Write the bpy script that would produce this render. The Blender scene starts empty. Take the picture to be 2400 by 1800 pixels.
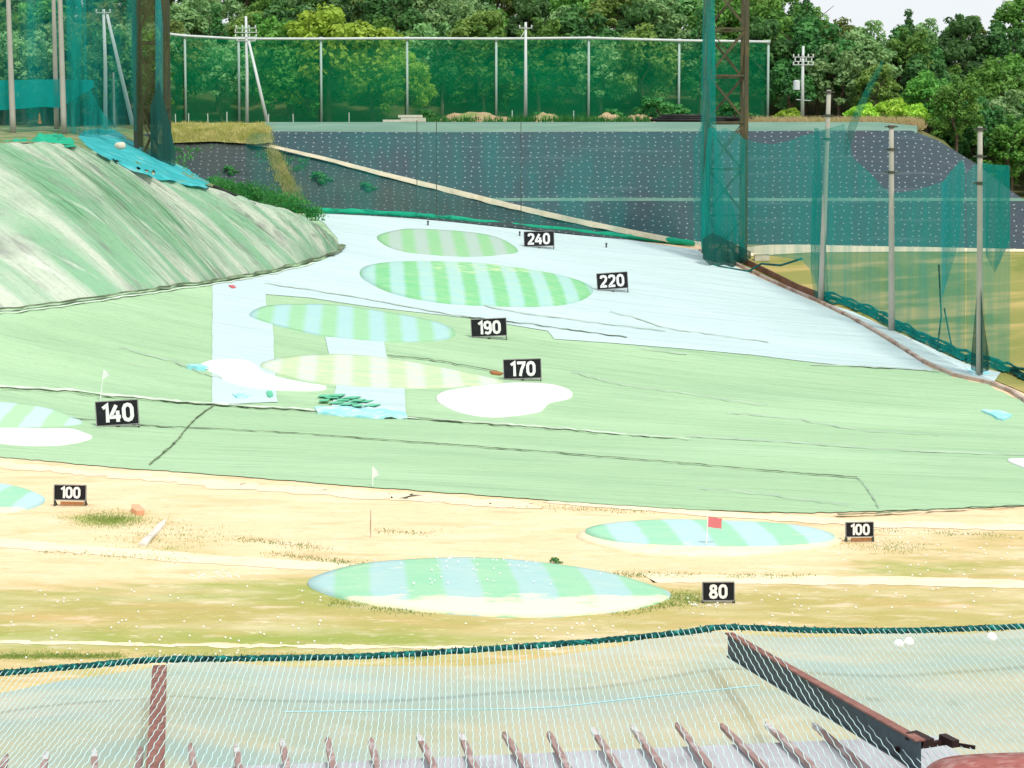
import bpy, bmesh, math, random
import numpy as np
from mathutils import Vector, Matrix, noise
from mathutils.geometry import delaunay_2d_cdt
from mathutils.bvhtree import BVHTree

random.seed(7); np.random.seed(7)
sc = bpy.context.scene
C = sc.collection
R = math.radians

# ------------------------------------------------------------------ camera
FPX, CX, CY, CAMZ = 5000.0, 1200.0, 900.0, 14.5
PITCH = math.atan(430 / FPX)
cd = bpy.data.cameras.new('camera'); cam = bpy.data.objects.new('camera', cd); C.objects.link(cam)
cam.location = (0, 0, CAMZ); cam.rotation_euler = (math.pi / 2 - PITCH, 0, 0)
cd.sensor_width = 36; cd.lens = 36 * FPX / 2400; cd.clip_start = 0.1; cd.clip_end = 5000
sc.camera = cam

# ------------------------------------------------------------------ light
SUN_EL, SUN_AZ = 56, 150          # azimuth clockwise from +Y
w = bpy.data.worlds.new('World'); sc.world = w; w.use_nodes = True
nt = w.node_tree; nt.nodes.clear()
sky = nt.nodes.new('ShaderNodeTexSky'); sky.sky_type = 'NISHITA'; sky.sun_disc = False
sky.sun_elevation = R(SUN_EL); sky.sun_rotation = R(SUN_AZ); sky.dust_density = 4.0; sky.air_density = 1.0; sky.ozone_density = 1.0
bg = nt.nodes.new('ShaderNodeBackground'); bg.inputs[1].default_value = 0.115
wo = nt.nodes.new('ShaderNodeOutputWorld')
# thin bright overcast: pale cloud veil mixed over the clear sky
tcw = nt.nodes.new('ShaderNodeTexCoord'); cn = nt.nodes.new('ShaderNodeTexNoise'); cn.inputs['Scale'].default_value = 2.2; cn.inputs['Detail'].default_value = 6
nt.links.new(tcw.outputs['Generated'], cn.inputs['Vector'])
cr = nt.nodes.new('ShaderNodeMapRange'); cr.inputs[1].default_value = .3; cr.inputs[2].default_value = .7; cr.inputs[3].default_value = .72; cr.inputs[4].default_value = .95
nt.links.new(cn.outputs[0], cr.inputs[0])
cm = nt.nodes.new('ShaderNodeMix'); cm.data_type = 'RGBA'; cm.inputs[7].default_value = (8.4, 8.7, 9.0, 1)
nt.links.new(cr.outputs[0], cm.inputs[0]); nt.links.new(sky.outputs[0], cm.inputs[6])
nt.links.new(cm.outputs[2], bg.inputs[0]); nt.links.new(bg.outputs[0], wo.inputs[0])
sl = bpy.data.lights.new('sun', 'SUN'); so = bpy.data.objects.new('sun', sl); C.objects.link(so)
sl.energy = 2.2; sl.angle = R(7); sl.color = (1.0, 0.95, 0.86)
_d = Vector((math.sin(R(SUN_AZ)) * math.cos(R(SUN_EL)), math.cos(R(SUN_AZ)) * math.cos(R(SUN_EL)), math.sin(R(SUN_EL))))
so.rotation_euler = _d.to_track_quat('Z', 'Y').to_euler(); so.location = _d * 100
sc.view_settings.view_transform = 'Standard'; sc.view_settings.look = 'None'
sc.view_settings.exposure = 0.1; sc.view_settings.gamma = 1
sc.cycles.transparent_max_bounces = 24
sc.cycles.max_bounces = 5

# ------------------------------------------------------------------ pixel rays -> points of the place
cp, sp_ = math.cos(PITCH), math.sin(PITCH)
def ray(px, py):
    a = (np.asarray(px, float) - CX) / FPX; b = (CY - np.asarray(py, float)) / FPX
    return a, cp + b * sp_, -sp_ + b * cp          # dx, dy, dz
def at(px, py, Y):
    dx, dy, dz = ray(px, py); t = Y / dy
    return Vector((float(dx * t), float(Y), float(CAMZ + dz * t)))

CTRL = [(275,1002,140),(1225,894,161),(1150,795,181),(1437,682,206),(1265,583,227),(163,1188,101),(2015,1268,91),
        (0,730,172),(500,670,194),(790,590,213),(715,498,238),(1000,512,238),(1265,540,238),(1620,578,236),(2000,577,238),
        (2400,585,238),(1700,600,226),(1925,710,206),(2090,775,190),(2295,880,172),(2400,940,160),(2180,872,175),
        (0,900,152),(0,1080,122),(2400,1180,101),(1200,1170,103),(700,1130,110)]
_P = [tuple(at(*c)) for c in CTRL]
for _y in (-60, 0, 40, 75):
    for _x in (-70, -25, 20, 70): _P.append((_x, _y, 0.0))
_P += [(90,110,0),(-90,110,1.0),(130,160,-.5),(130,240,7),(-130,170,7),(-130,240,14)]
_P = np.array(_P)
def _U(r2): return 0.5 * r2 * np.log(r2 + 1e-9)
_n = len(_P); _K = _U(((_P[:,None,:2] - _P[None,:,:2])**2).sum(-1)) + np.eye(_n) * 40.0
_Q = np.c_[np.ones(_n), _P[:, :2]]
_A = np.block([[_K, _Q], [_Q.T, np.zeros((3, 3))]])
_W = np.linalg.solve(_A, np.r_[_P[:, 2], 0, 0, 0])
def zf(x, y):
    x = np.clip(np.asarray(x, float), -135, 135); y = np.clip(np.asarray(y, float), -80, 250)
    s = x.shape; x = x.ravel(); y = y.ravel()
    r2 = (x[:,None]-_P[:,0])**2 + (y[:,None]-_P[:,1])**2
    z = _U(r2) @ _W[:_n] + _W[_n] + _W[_n+1]*x + _W[_n+2]*y
    return z.reshape(s)
def ground_pts(pts):
    px = np.array([p[0] for p in pts], float); py = np.array([p[1] for p in pts], float)
    dx, dy, dz = ray(px, py)
    lo = 30.0/dy; hi = 262.0/dy
    for _ in range(36):
        m = (lo+hi)/2; below = (CAMZ+dz*m) < zf(dx*m, dy*m)
        hi = np.where(below, m, hi); lo = np.where(below, lo, m)
    t = (lo+hi)/2
    return [Vector((a, b, c)) for a, b, c in zip(dx*t, dy*t, zf(dx*t, dy*t))]
def G(px, py): return ground_pts([(px, py)])[0]

# ------------------------------------------------------------------ object helpers
def tag(o, label=None, cat=None, group=None, kind=None):
    if label: o['label'] = label
    if cat: o['category'] = cat
    if group: o['group'] = group
    if kind: o['kind'] = kind
    return o
def empty(name, loc, label=None, cat=None, group=None, rz=0):
    o = bpy.data.objects.new(name, None); C.objects.link(o); o.location = loc; o.empty_display_size = .3
    return tag(o, label, cat, group)
def link(name, me, m, parent=None):
    o = bpy.data.objects.new(name, me); C.objects.link(o)
    if m is not None: me.materials.append(m)
    if parent is not None: o.parent = parent
    return o
def build(name, bm, m, parent=None, origin=None, smooth=False):
    """bm holds world coordinates; the mesh is shifted to its parent / origin."""
    if parent is not None:
        off = parent.location.copy()
        if parent.parent is not None: off = off + parent.parent.location
    else: off = Vector(origin) if origin is not None else Vector((0,0,0))
    bmesh.ops.translate(bm, verts=bm.verts, vec=-off)
    me = bpy.data.meshes.new(name); bm.to_mesh(me); bm.free()
    if smooth:
        for p in me.polygons: p.use_smooth = True
    o = link(name, me, m, parent)
    if parent is None: o.location = off
    return o
def bar(bm, p, q, wdt, dpt=None, up=Vector((0,0,1))):
    p, q = Vector(p), Vector(q); d = (q-p)
    if d.length < 1e-6: return
    d.normalize(); dpt = dpt or wdt
    if abs(d.dot(up)) > .98: up = Vector((0,1,0))
    s = d.cross(up).normalized(); u = s.cross(d).normalized()
    vs = []
    for c in (p, q):
        for a, b in ((-1,-1),(1,-1),(1,1),(-1,1)): vs.append(bm.verts.new(c + s*a*wdt/2 + u*b*dpt/2))
    for f in ((0,1,2,3),(7,6,5,4),(0,4,5,1),(1,5,6,2),(2,6,7,3),(3,7,4,0)): bm.faces.new([vs[i] for i in f])
def tube(bm, pts, rad, seg=6, cap=True):
    pts = [Vector(p) for p in pts]; rs = rad if isinstance(rad, (list, tuple)) else [rad]*len(pts)
    rings = []
    for i, p in enumerate(pts):
        d = (pts[min(i+1, len(pts)-1)] - pts[max(i-1, 0)]).normalized()
        up = Vector((0,0,1)) if abs(d.z) < .9 else Vector((0,1,0))
        s = d.cross(up).normalized(); u = s.cross(d)
        rings.append([bm.verts.new(p + (s*math.cos(a)+u*math.sin(a))*rs[i]) for a in [2*math.pi*k/seg for k in range(seg)]])
    for a, b in zip(rings, rings[1:]):
        for k in range(seg): bm.faces.new((a[k], a[(k+1)%seg], b[(k+1)%seg], b[k]))
    if cap: bm.faces.new(rings[0][::-1]); bm.faces.new(rings[-1])
def cat_rom(pts, n=8, closed=True):
    out = []; L = len(pts); P = [Vector((p[0], p[1])) for p in pts]
    for i in range(L if closed else L-1):
        p0 = P[(i-1)%L] if closed or i > 0 else P[i]; p1 = P[i]; p2 = P[(i+1)%L]
        p3 = P[(i+2)%L] if closed or i+2 < L else P[(i+1)%L]
        for k in range(n):
            t = k/n
            out.append(.5*((2*p1)+(p2-p0)*t+(2*p0-5*p1+4*p2-p3)*t*t+(3*p1-p0-3*p2+p3)*t**3))
    if not closed: out.append(P[-1])
    return [(q.x, q.y) for q in out]
def densify(pts, step, closed=True):
    out = []; L = len(pts)
    for i in range(L if closed else L-1):
        a, b = pts[i], pts[(i+1)%L]; d = math.hypot(b[0]-a[0], b[1]-a[1]); n = max(1, int(d/step))
        for k in range(n): out.append((a[0]+(b[0]-a[0])*k/n, a[1]+(b[1]-a[1])*k/n))
    if not closed: out.append(pts[-1])
    return out
def smooth01(a, b, x):
    t = min(1, max(0, (x-a)/(b-a))); return t*t*(3-2*t)
def interp(x, tab, j=1):
    xs = [t[0] for t in tab]; return float(np.interp(x, xs, [t[j] for t in tab]))
def sheet(name, pts, m, dz, smooth=False, cell=3.0, jit=0.0, parent=None):
    """cloth / turf lying on the terrain: outline unprojected on the ground, triangulated in plan"""
    if smooth: pts = cat_rom(pts, 6)
    else: pts = densify(pts, 14)
    if jit: pts = [(p[0]+jit*noise.noise(Vector((p[0]*.11, p[1]*.11, 3)))*2, p[1]+jit*.5*noise.noise(Vector((p[0]*.13, p[1]*.13, 9)))) for p in pts]
    wp = ground_pts(pts); n = len(wp)
    xs = [p.x for p in wp]; ys = [p.y for p in wp]
    inner = []
    x = min(xs)+cell/2
    while x < max(xs):
        y = min(ys)+cell/2
        while y < max(ys): inner.append((x+random.uniform(-.2,.2)*cell, y+random.uniform(-.2,.2)*cell)); y += cell
        x += cell
    vin = [Vector((p.x, p.y)) for p in wp] + [Vector(p) for p in inner]
    edges = [(i, (i+1) % n) for i in range(n)]
    vo, eo, fo, *_ = delaunay_2d_cdt(vin, edges, [], 1, 1e-4)
    z = zf(np.array([v.x for v in vo]), np.array([v.y for v in vo])) + dz
    bm = bmesh.new(); vs = [bm.verts.new((v.x, v.y, float(c))) for v, c in zip(vo, z)]
    for f in fo:
        try: bm.faces.new([vs[i] for i in f])
        except ValueError: pass
    bmesh.ops.recalc_face_normals(bm, faces=bm.faces)
    if bm.faces and sum(f.normal.z for f in bm.faces) < 0: bmesh.ops.reverse_faces(bm, faces=bm.faces)
    c = sum(wp, Vector())/n
    return build(name, bm, m, parent, origin=c, smooth=True)
def ribbon(name, pts, m, width, dz, jitter=.0, wvar=.4, smooth=True):
    pts = cat_rom(pts, 10, closed=False) if smooth else pts
    pts = densify(pts, 12, closed=False)
    pts = [(p[0], p[1]+jitter*noise.noise(Vector((p[0]*.05, p[1]*.05, 1.7)))*2) for p in pts]
    wp = ground_pts(pts); bm = bmesh.new(); prev = None
    for i, p in enumerate(wp):
        d = wp[min(i+1, len(wp)-1)] - wp[max(i-1, 0)]; d.z = 0; d.normalize(); s = Vector((-d.y, d.x, 0))
        ww = width*(1+wvar*noise.noise(Vector((p.x*.9, p.y*.9, 5)))*1.8)/2; ww = max(ww, width*.08)
        row = []
        for k in (-1, 0, 1):
            q = p + s*k*ww; row.append(bm.verts.new((q.x, q.y, float(zf(q.x, q.y))+dz*(1 if k else 1.3))))
        if prev:
            bm.faces.new((prev[0], prev[1], row[1], row[0])); bm.faces.new((prev[1], prev[2], row[2], row[1]))
        prev = row
    bmesh.ops.recalc_face_normals(bm, faces=bm.faces)
    return build(name, bm, m, origin=wp[len(wp)//2], smooth=True)

# ------------------------------------------------------------------ materials
def newmat(name):
    m = bpy.data.materials.new(name); m.use_nodes = True; t = m.node_tree; t.nodes.clear()
    out = t.nodes.new('ShaderNodeOutputMaterial'); return m, t, out
def N(t, typ, **kw):
    n = t.nodes.new(typ)
    for k, v in kw.items(): setattr(n, k, v)
    return n
def coords(t, src):
    if src == 'world': return N(t, 'ShaderNodeNewGeometry').outputs['Position']
    tc = N(t, 'ShaderNodeTexCoord'); return tc.outputs['UV' if src == 'uv' else 'Object']
def mapped(t, vec, rot=0, scl=(1,1,1), off=(0,0,0)):
    a = N(t, 'ShaderNodeMapping'); a.inputs['Rotation'].default_value = (0, 0, rot); t.links.new(vec, a.inputs[0])
    b = N(t, 'ShaderNodeMapping'); b.inputs['Scale'].default_value = scl; b.inputs['Location'].default_value = off
    t.links.new(a.outputs[0], b.inputs[0]); return b.outputs[0]
def noise_fac(t, vec, rot, scl, lo, hi, detail=4, off=(0,0,0), rough=.55):
    n = N(t, 'ShaderNodeTexNoise'); n.inputs['Scale'].default_value = 1; n.inputs['Detail'].default_value = detail; n.inputs['Roughness'].default_value = rough
    t.links.new(mapped(t, vec, rot, scl, off), n.inputs['Vector'])
    r = N(t, 'ShaderNodeMapRange'); r.inputs[1].default_value = lo; r.inputs[2].default_value = hi
    t.links.new(n.outputs[0], r.inputs[0]); return r.outputs[0]
def mixc(t, fac, a, b, mult=1.0):
    m = N(t, 'ShaderNodeMix', data_type='RGBA')
    if mult != 1.0:
        q = N(t, 'ShaderNodeMath', operation='MULTIPLY'); q.inputs[1].default_value = mult; t.links.new(fac, q.inputs[0]); fac = q.outputs[0]
    if isinstance(fac, (int, float)): m.inputs[0].default_value = fac
    else: t.links.new(fac, m.inputs[0])
    for i, v in ((6, a), (7, b)):
        if isinstance(v, tuple): m.inputs[i].default_value = (*v, 1)
        else: t.links.new(v, m.inputs[i])
    return m.outputs[2]
def finish(t, out, col, rough=.85, bump=None, bstr=.3, bdist=.1, spec=.2, metal=0, transl=0):
    p = N(t, 'ShaderNodeBsdfPrincipled'); p.inputs['Roughness'].default_value = rough
    p.inputs['Specular IOR Level'].default_value = spec; p.inputs['Metallic'].default_value = metal
    if isinstance(col, tuple): p.inputs['Base Color'].default_value = (*col, 1)
    else: t.links.new(col, p.inputs['Base Color'])
    if bump is not None:
        b = N(t, 'ShaderNodeBump'); b.inputs['Strength'].default_value = bstr; b.inputs['Distance'].default_value = bdist
        t.links.new(bump, b.inputs['Height']); t.links.new(b.outputs[0], p.inputs['Normal'])
    s = p.outputs[0]
    if transl:
        tr = N(t, 'ShaderNodeBsdfTranslucent')
        if isinstance(col, tuple): tr.inputs[0].default_value = (*col, 1)
        else: t.links.new(col, tr.inputs[0])
        mx = N(t, 'ShaderNodeMixShader'); mx.inputs[0].default_value = transl
        t.links.new(s, mx.inputs[1]); t.links.new(tr.outputs[0], mx.inputs[2]); s = mx.outputs[0]
    t.links.new(s, out.inputs[0])
def M(name, base, layers=(), src='world', rough=.85, bump=None, bstr=.3, bdist=.1, spec=.2, metal=0, transl=0, attr=None):
    """layers: (colour, (sx,sy,sz), lo, hi, amount, rot)"""
    m, t, out = newmat(name); v = coords(t, src); col = base
    if attr:
        for an, ac in attr:
            a = N(t, 'ShaderNodeAttribute', attribute_name=an)
            nf = noise_fac(t, v, .4, (.35,.8,.5), .3, .7, 5)
            ad = N(t, 'ShaderNodeMath', operation='MULTIPLY_ADD'); t.links.new(nf, ad.inputs[0]); ad.inputs[1].default_value = .7; ad.inputs[2].default_value = -.35
            s = N(t, 'ShaderNodeMath', operation='ADD', use_clamp=True); t.links.new(a.outputs['Fac'], s.inputs[0])
            # noise only matters where the attribute is between 0 and 1
            k = N(t, 'ShaderNodeMath', operation='PINGPONG'); t.links.new(a.outputs['Fac'], k.inputs[0]); k.inputs[1].default_value = .5
            k2 = N(t, 'ShaderNodeMath', operation='MULTIPLY'); t.links.new(k.outputs[0], k2.inputs[0]); t.links.new(ad.outputs[0], k2.inputs[1])
            k3 = N(t, 'ShaderNodeMath', operation='MULTIPLY'); t.links.new(k2.outputs[0], k3.inputs[0]); k3.inputs[1].default_value = 2.4
            t.links.new(k3.outputs[0], s.inputs[1]); col = mixc(t, s.outputs[0], col, ac)
    for i, L in enumerate(layers):
        c, scl, lo, hi, amt = L[:5]; rot = L[5] if len(L) > 5 else 0
        col = mixc(t, noise_fac(t, v, rot, scl, lo, hi, 5, (i*13.7, i*7.1, i*3.3)), col, c, amt)
    bv = None
    if bump:
        bv = noise_fac(t, v, bump[1] if len(bump) > 1 else 0, bump[0], .25, .75, 6)
    finish(t, out, col, rough, bv, bstr, bdist, spec, metal, transl); return m
SEAM = R(30)
def stripe_mat(name, a, b, cream, phase=0.0, mottle=.25, soft=.04):
    m, t, out = newmat(name); v = coords(t, 'world')
    d = N(t, 'ShaderNodeVectorMath', operation='DOT_PRODUCT'); d.inputs[1].default_value = (1/2.73, .07/2.73, 0); t.links.new(v, d.inputs[0])
    nz = noise_fac(t, v, 0, (.5,.5,.5), 0, 1, 2)
    w1 = N(t, 'ShaderNodeMath', operation='MULTIPLY_ADD'); t.links.new(nz, w1.inputs[0]); w1.inputs[1].default_value = .10; t.links.new(d.outputs['Value'], w1.inputs[2])
    ad = N(t, 'ShaderNodeMath', operation='ADD'); t.links.new(w1.outputs[0], ad.inputs[0]); ad.inputs[1].default_value = phase+100
    pp = N(t, 'ShaderNodeMath', operation='PINGPONG'); t.links.new(ad.outputs[0], pp.inputs[0]); pp.inputs[1].default_value = .5
    mr = N(t, 'ShaderNodeMapRange'); mr.inputs[1].default_value = .25-soft; mr.inputs[2].default_value = .25+soft; t.links.new(pp.outputs[0], mr.inputs[0])
    col = mixc(t, mr.outputs[0], a, b)
    col = mixc(t, noise_fac(t, v, .2, (.5,1.2,1), .35, .75, 5), col, cream, mottle)
    col = mixc(t, noise_fac(t, v, .2, (6,6,6), .55, .8, 3), col, (.9,.9,.85), .10)
    at_ = N(t, 'ShaderNodeAttribute', attribute_name='wear')
    n2 = noise_fac(t, v, 0, (.9,1.6,1), .25, .75, 6)
    s1 = N(t, 'ShaderNodeMath', operation='MULTIPLY_ADD'); t.links.new(n2, s1.inputs[0]); s1.inputs[1].default_value = 1.1; s1.inputs[2].default_value = -.55
    s2 = N(t, 'ShaderNodeMath', operation='ADD'); t.links.new(at_.outputs['Fac'], s2.inputs[0]); t.links.new(s1.outputs[0], s2.inputs[1])
    s3 = N(t, 'ShaderNodeMapRange'); s3.inputs[1].default_value = .3; s3.inputs[2].default_value = .8; t.links.new(s2.outputs[0], s3.inputs[0])
    col = mixc(t, s3.outputs[0], col, cream)
    finish(t, out, col, .9, noise_fac(t, v, SEAM, (.5,3,1), .3, .7, 5), .25, .08); return m
def net_mat(name, col, dens, src='world', scl=(.8,.8,.05), lo=.35, hi=.75, extra=.35, transl=.5):
    m, t, out = newmat(name); v = coords(t, src)
    f = noise_fac(t, v, 0, scl, lo, hi, 5)
    q = N(t, 'ShaderNodeMath', operation='MULTIPLY_ADD', use_clamp=True); t.links.new(f, q.inputs[0]); q.inputs[1].default_value = extra; q.inputs[2].default_value = dens
    df = N(t, 'ShaderNodeBsdfDiffuse'); df.inputs[0].default_value = (*col, 1)
    tl = N(t, 'ShaderNodeBsdfTranslucent'); tl.inputs[0].default_value = (*col, 1)
    m1 = N(t, 'ShaderNodeMixShader'); m1.inputs[0].default_value = transl*.6; t.links.new(df.outputs[0], m1.inputs[1]); t.links.new(tl.outputs[0], m1.inputs[2])
    tr = N(t, 'ShaderNodeBsdfTransparent')
    m2 = N(t, 'ShaderNodeMixShader'); t.links.new(q.outputs[0], m2.inputs[0]); t.links.new(tr.outputs[0], m2.inputs[1]); t.links.new(m1.outputs[0], m2.inputs[2])
    t.links.new(m2.outputs[0], out.inputs[0]); return m

TAN, TAN2, OLIVE, CREAM = (.84,.62,.38), (.68,.43,.21), (.43,.38,.12), (.80,.70,.47)
m_ground = M('dry_ground', TAN, [((.88,.76,.54), (.14,.30,.3), .48,.72,.5,R(4)), (TAN2, (.13,.45,.3), .56,.72,.5,R(7)),
    ((.46,.42,.14), (.25,.42,.3), .60,.72,.35,R(3)), ((.84,.70,.54), (.5,.9,1), .56,.70,.5,R(5)), ((.52,.38,.17), (.30,.9,1), .57,.70,.5,R(6)), ((.88,.82,.62), (1.6,3,1), .60,.75,.5,R(5)), ((.46,.36,.17),(1.3,2.8,1),.62,.74,.6,R(5)), ((.34,.32,.10),(3.5,6,1),.64,.76,.6,R(5))],
    bump=((.9,1.4,1),.1), bstr=.6, bdist=.15, attr=[('olive', (.45,.39,.13)), ('green', (.31,.37,.08))])
m_turf = M('green_mat_turf', (.37,.56,.335), [((.46,.66,.42), (.03,.07,.1), .45,.65,.6,SEAM), ((.28,.46,.28), (.05,.3,.1), .5,.72,.55,SEAM),
    ((.24,.40,.25), (.9,2.2,1), .56,.74,.35,SEAM), ((.50,.66,.42), (1.6,3.6,1), .6,.75,.35,SEAM), ((.18,.30,.18),(.05,1.3,.4),.65,.73,.35,R(22)), ((.55,.62,.45),(.06,.9,.3),.66,.72,.4,R(14))], bump=((.08,1.0,.3),R(22)), bstr=.9, bdist=.35)
m_white = M('white_groundsheet', (.51,.645,.65), [((.60,.73,.74), (.05,.2,.1), .45,.7,.6,SEAM), ((.44,.57,.60), (.04,.7,.1), .54,.72,.5,R(20)), ((.46,.60,.56), (.4,1.2,.6), .58,.75,.4,R(20)),
    ((.40,.50,.52),(.06,2.2,.3),.68,.76,.35,R(16))], bump=((.07,.9,.3),R(18)), bstr=.9, bdist=.3)
m_yellowgrass = M('mown_yellow_grass', (.27,.27,.075), [((.15,.20,.04), (.10,.05,.1), .45,.58,.9), ((.50,.38,.14), (.06,.22,.1), .5,.62,.8,R(-25)), ((.30,.30,.08),(.8,1.5,1),.5,.75,.5)], bump=((.8,1.6,1),.1), bstr=.4)
m_track = M('pale_dust_track', (.86,.74,.52), [((.74,.57,.34), (.5,1.5,1), .48,.68,.7)])
m_sand = M('white_bunker_sand', (.90,.90,.88), [((.84,.84,.83),(.5,.5,.5),.4,.7,.5)])
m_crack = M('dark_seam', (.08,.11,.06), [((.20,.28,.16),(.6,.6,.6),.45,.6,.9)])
m_pale = M('pale_seam_lip', (.62,.72,.60), [((.45,.55,.42),(.5,.5,.5),.45,.6,.9)])
m_faintseam = M('faint_seam', (.36,.45,.38), [((.5,.6,.5),(.5,.5,.5),.45,.6,.8)])
m_gravel = M('pale_ramp_gravel', (.66,.58,.42), [((.45,.36,.20),(.5,.5,.5),.5,.7,.6), ((.78,.74,.62),(2,2,2),.5,.7,.5)], bump=((2,2,2),), bstr=.5)
m_soil = M('red_brown_soil', (.40,.27,.17), [((.50,.40,.22),(.5,.5,.5),.4,.7,.7), ((.16,.25,.07),(.5,.5,.7),.47,.6,.9)], bump=((2,2,2),), bstr=.6)
m_hill = M('forest_floor', (.10,.12,.04), [((.20,.19,.08),(.2,.2,.2),.45,.7,.7)], bump=((1,1,1),), bstr=.6)
m_concrete = M('pole_concrete', (.42,.41,.36), [((.30,.30,.26),(1,1,.4),.45,.7,.6)], src='object')
m_galv = M('galvanised_pipe', (.62,.68,.67), [((.5,.55,.54),(1,1,.3),.45,.7,.5)], src='object', rough=.5)
m_steelgreen = M('painted_green_pipe', (.36,.50,.44), [((.26,.38,.33),(1,1,.4),.45,.7,.5)], src='object', rough=.6)
m_rustbrown = M('rusty_brown_steel', (.075,.075,.045), [((.15,.11,.05),(2,2,.6),.45,.7,.7), ((.07,.06,.05),(3,3,1),.55,.7,.6)], src='object')
m_darksteel = M('dark_steel', (.06,.075,.06), [((.10,.09,.06),(2,2,1),.45,.7,.6)], src='object')
m_black = M('black_sign_board', (.012,.013,.016), [((.04,.04,.045),(3,3,3),.5,.8,.5)], src='object', rough=.6)
m_numeral = M('white_numeral_paint', (.82,.83,.82), [((.62,.62,.60),(6,6,6),.55,.75,.5)], src='object', rough=.7)
m_signframe = M('grey_sign_frame', (.30,.30,.29), [((.16,.15,.14),(3,3,3),.45,.7,.6)], src='object')
m_flagred = M('red_flag_cloth', (.80,.22,.24), src='object', transl=.4)
m_flagwhite = M('white_flag_cloth', (.88,.88,.88), src='object', transl=.3)
m_ballw = M('white_ball', (.92,.92,.90), src='object', rough=.35, spec=.5)
m_edging = M('green_edging_cloth', (.01,.36,.20), [((.03,.42,.25),(1,1,1),.45,.7,.7), ((.01,.09,.05),(.8,.8,2),.55,.7,.8)])
m_kerb = M('pinkish_kerb_concrete', (.52,.42,.37), [((.30,.20,.15),(.7,.7,.7),.48,.62,.9)], bump=((3,3,3),), bstr=.3)
m_drain = M('brown_board', (.16,.08,.05), [((.25,.14,.09),(1,1,1),.45,.7,.8)])
m_bundle = M('bundled_dark_teal_net', (.01,.10,.09), [((.02,.26,.22),(1.2,1.2,2),.45,.65,.8), ((.01,.05,.06),(1,1,1),.52,.65,.8)], transl=.1)
m_cyan = M('cyan_net_tarp', (.04,.44,.46), [((.10,.62,.66),(.3,.9,.6),.45,.65,.8,R(30)), ((.02,.28,.26),(.5,1.6,.8),.55,.7,.6,R(30)), ((.45,.68,.66),(.25,.7,.5),.62,.72,.6,R(20))], transl=.2, bump=((.3,2.2,1),R(30)), bstr=.6)
m_cyanbit = M('cyan_plastic_scrap', (.30,.72,.80), [((.70,.88,.90),(.8,.8,.8),.45,.65,.8)])
m_greenbit = M('green_turf_tile', (.12,.50,.30), [((.22,.62,.42),(2,2,2),.45,.65,.8)])
m_slab = M('stacked_concrete_slab', (.62,.60,.50), [((.42,.40,.30),(1,1,1),.45,.7,.6)])
m_pipe = M('black_corrugated_pipe', (.02,.022,.022), [((.05,.05,.05),(1,3,1),.5,.7,.6)], rough=.5)
m_porcelain = M('white_porcelain', (.75,.77,.76), src='object', rough=.4)
m_transformer = M('pale_grey_transformer', (.60,.66,.68), src='object', rough=.5)
m_roof = M('lilac_grey_metal_roof', (.50,.50,.53), [((.34,.31,.32),(3,3,3),.5,.7,.6), ((.60,.64,.68),(2,2,2),.5,.7,.5)], rough=.6)
m_rib = M('rusted_maroon_rib', (.36,.23,.21), [((.54,.46,.45),(5,5,5),.50,.62,.7), ((.20,.11,.10),(9,9,9),.58,.70,.5)], rough=.7)
m_ribtip = M('pale_rib_tip', (.62,.60,.60), [((.40,.32,.30),(20,20,20),.5,.65,.8)], rough=.6)
m_beamrust = M('maroon_rusty_flange', (.25,.105,.085), [((.34,.17,.13),(9,9,9),.45,.65,.8), ((.10,.05,.05),(14,14,14),.55,.7,.6)], rough=.7, bump=((30,30,30),), bstr=.3, bdist=.01)
m_beamweb = M('slate_beam_web', (.045,.07,.09), [((.07,.10,.12),(20,20,20),.45,.7,.8)], rough=.6)
m_blackiron = M('black_iron', (.03,.012,.012), rough=.6)
m_redroof = M('weathered_red_paint', (.36,.11,.09), [((.50,.30,.27),(9,9,9),.48,.66,.9), ((.20,.06,.05),(16,16,16),.5,.7,.6)], rough=.7, bump=((12,12,12),), bstr=.3, bdist=.01)
m_rope = M('dark_teal_rope', (.01,.10,.095), [((.02,.28,.24),(25,25,25),.5,.62,.9), ((.005,.02,.03),(18,18,18),.5,.65,.8)], bump=((60,60,60),), bstr=.5, bdist=.01)
m_strand = M('pale_net_cord', (.62,.86,.84), src='object', rough=.6)
m_strand2 = M('pale_blue_net_cord', (.42,.70,.76), src='object', rough=.6)
m_cream_cloth = M('cream_surround', (.86,.76,.52), [((.74,.58,.34),(.6,1.2,1),.45,.7,.6), ((.88,.84,.68),(1.2,1.8,1),.5,.7,.5)])
def leaf_mat(name, a, b):
    m, t, out = newmat(name); v = coords(t, 'object')
    oi = N(t, 'ShaderNodeObjectInfo')
    col = mixc(t, noise_fac(t, v, 0, (.45,.45,.45), .35, .65, 3), a, b)
    hs = N(t, 'ShaderNodeHueSaturation'); t.links.new(col, hs.inputs['Color'])
    mr = N(t, 'ShaderNodeMapRange'); mr.inputs[3].default_value = .72; mr.inputs[4].default_value = 1.3; t.links.new(oi.outputs['Random'], mr.inputs[0]); t.links.new(mr.outputs[0], hs.inputs['Value'])
    mr2 = N(t, 'ShaderNodeMapRange'); mr2.inputs[3].default_value = .485; mr2.inputs[4].default_value = .515; t.links.new(oi.outputs['Random'], mr2.inputs[0]); t.links.new(mr2.outputs[0], hs.inputs['Hue'])
    finish(t, out, hs.outputs[0], .6, None, spec=.3, transl=.35); return m
L_mid = leaf_mat('mid_green_leaves', (.085,.26,.045), (.20,.42,.075))
L_dark = leaf_mat('dark_green_leaves', (.045,.15,.045), (.10,.26,.065))
L_pale = leaf_mat('pale_grey_green_leaves', (.18,.37,.14), (.34,.54,.22))
L_yel = leaf_mat('yellow_green_leaves', (.30,.54,.05), (.50,.72,.10))
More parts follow.
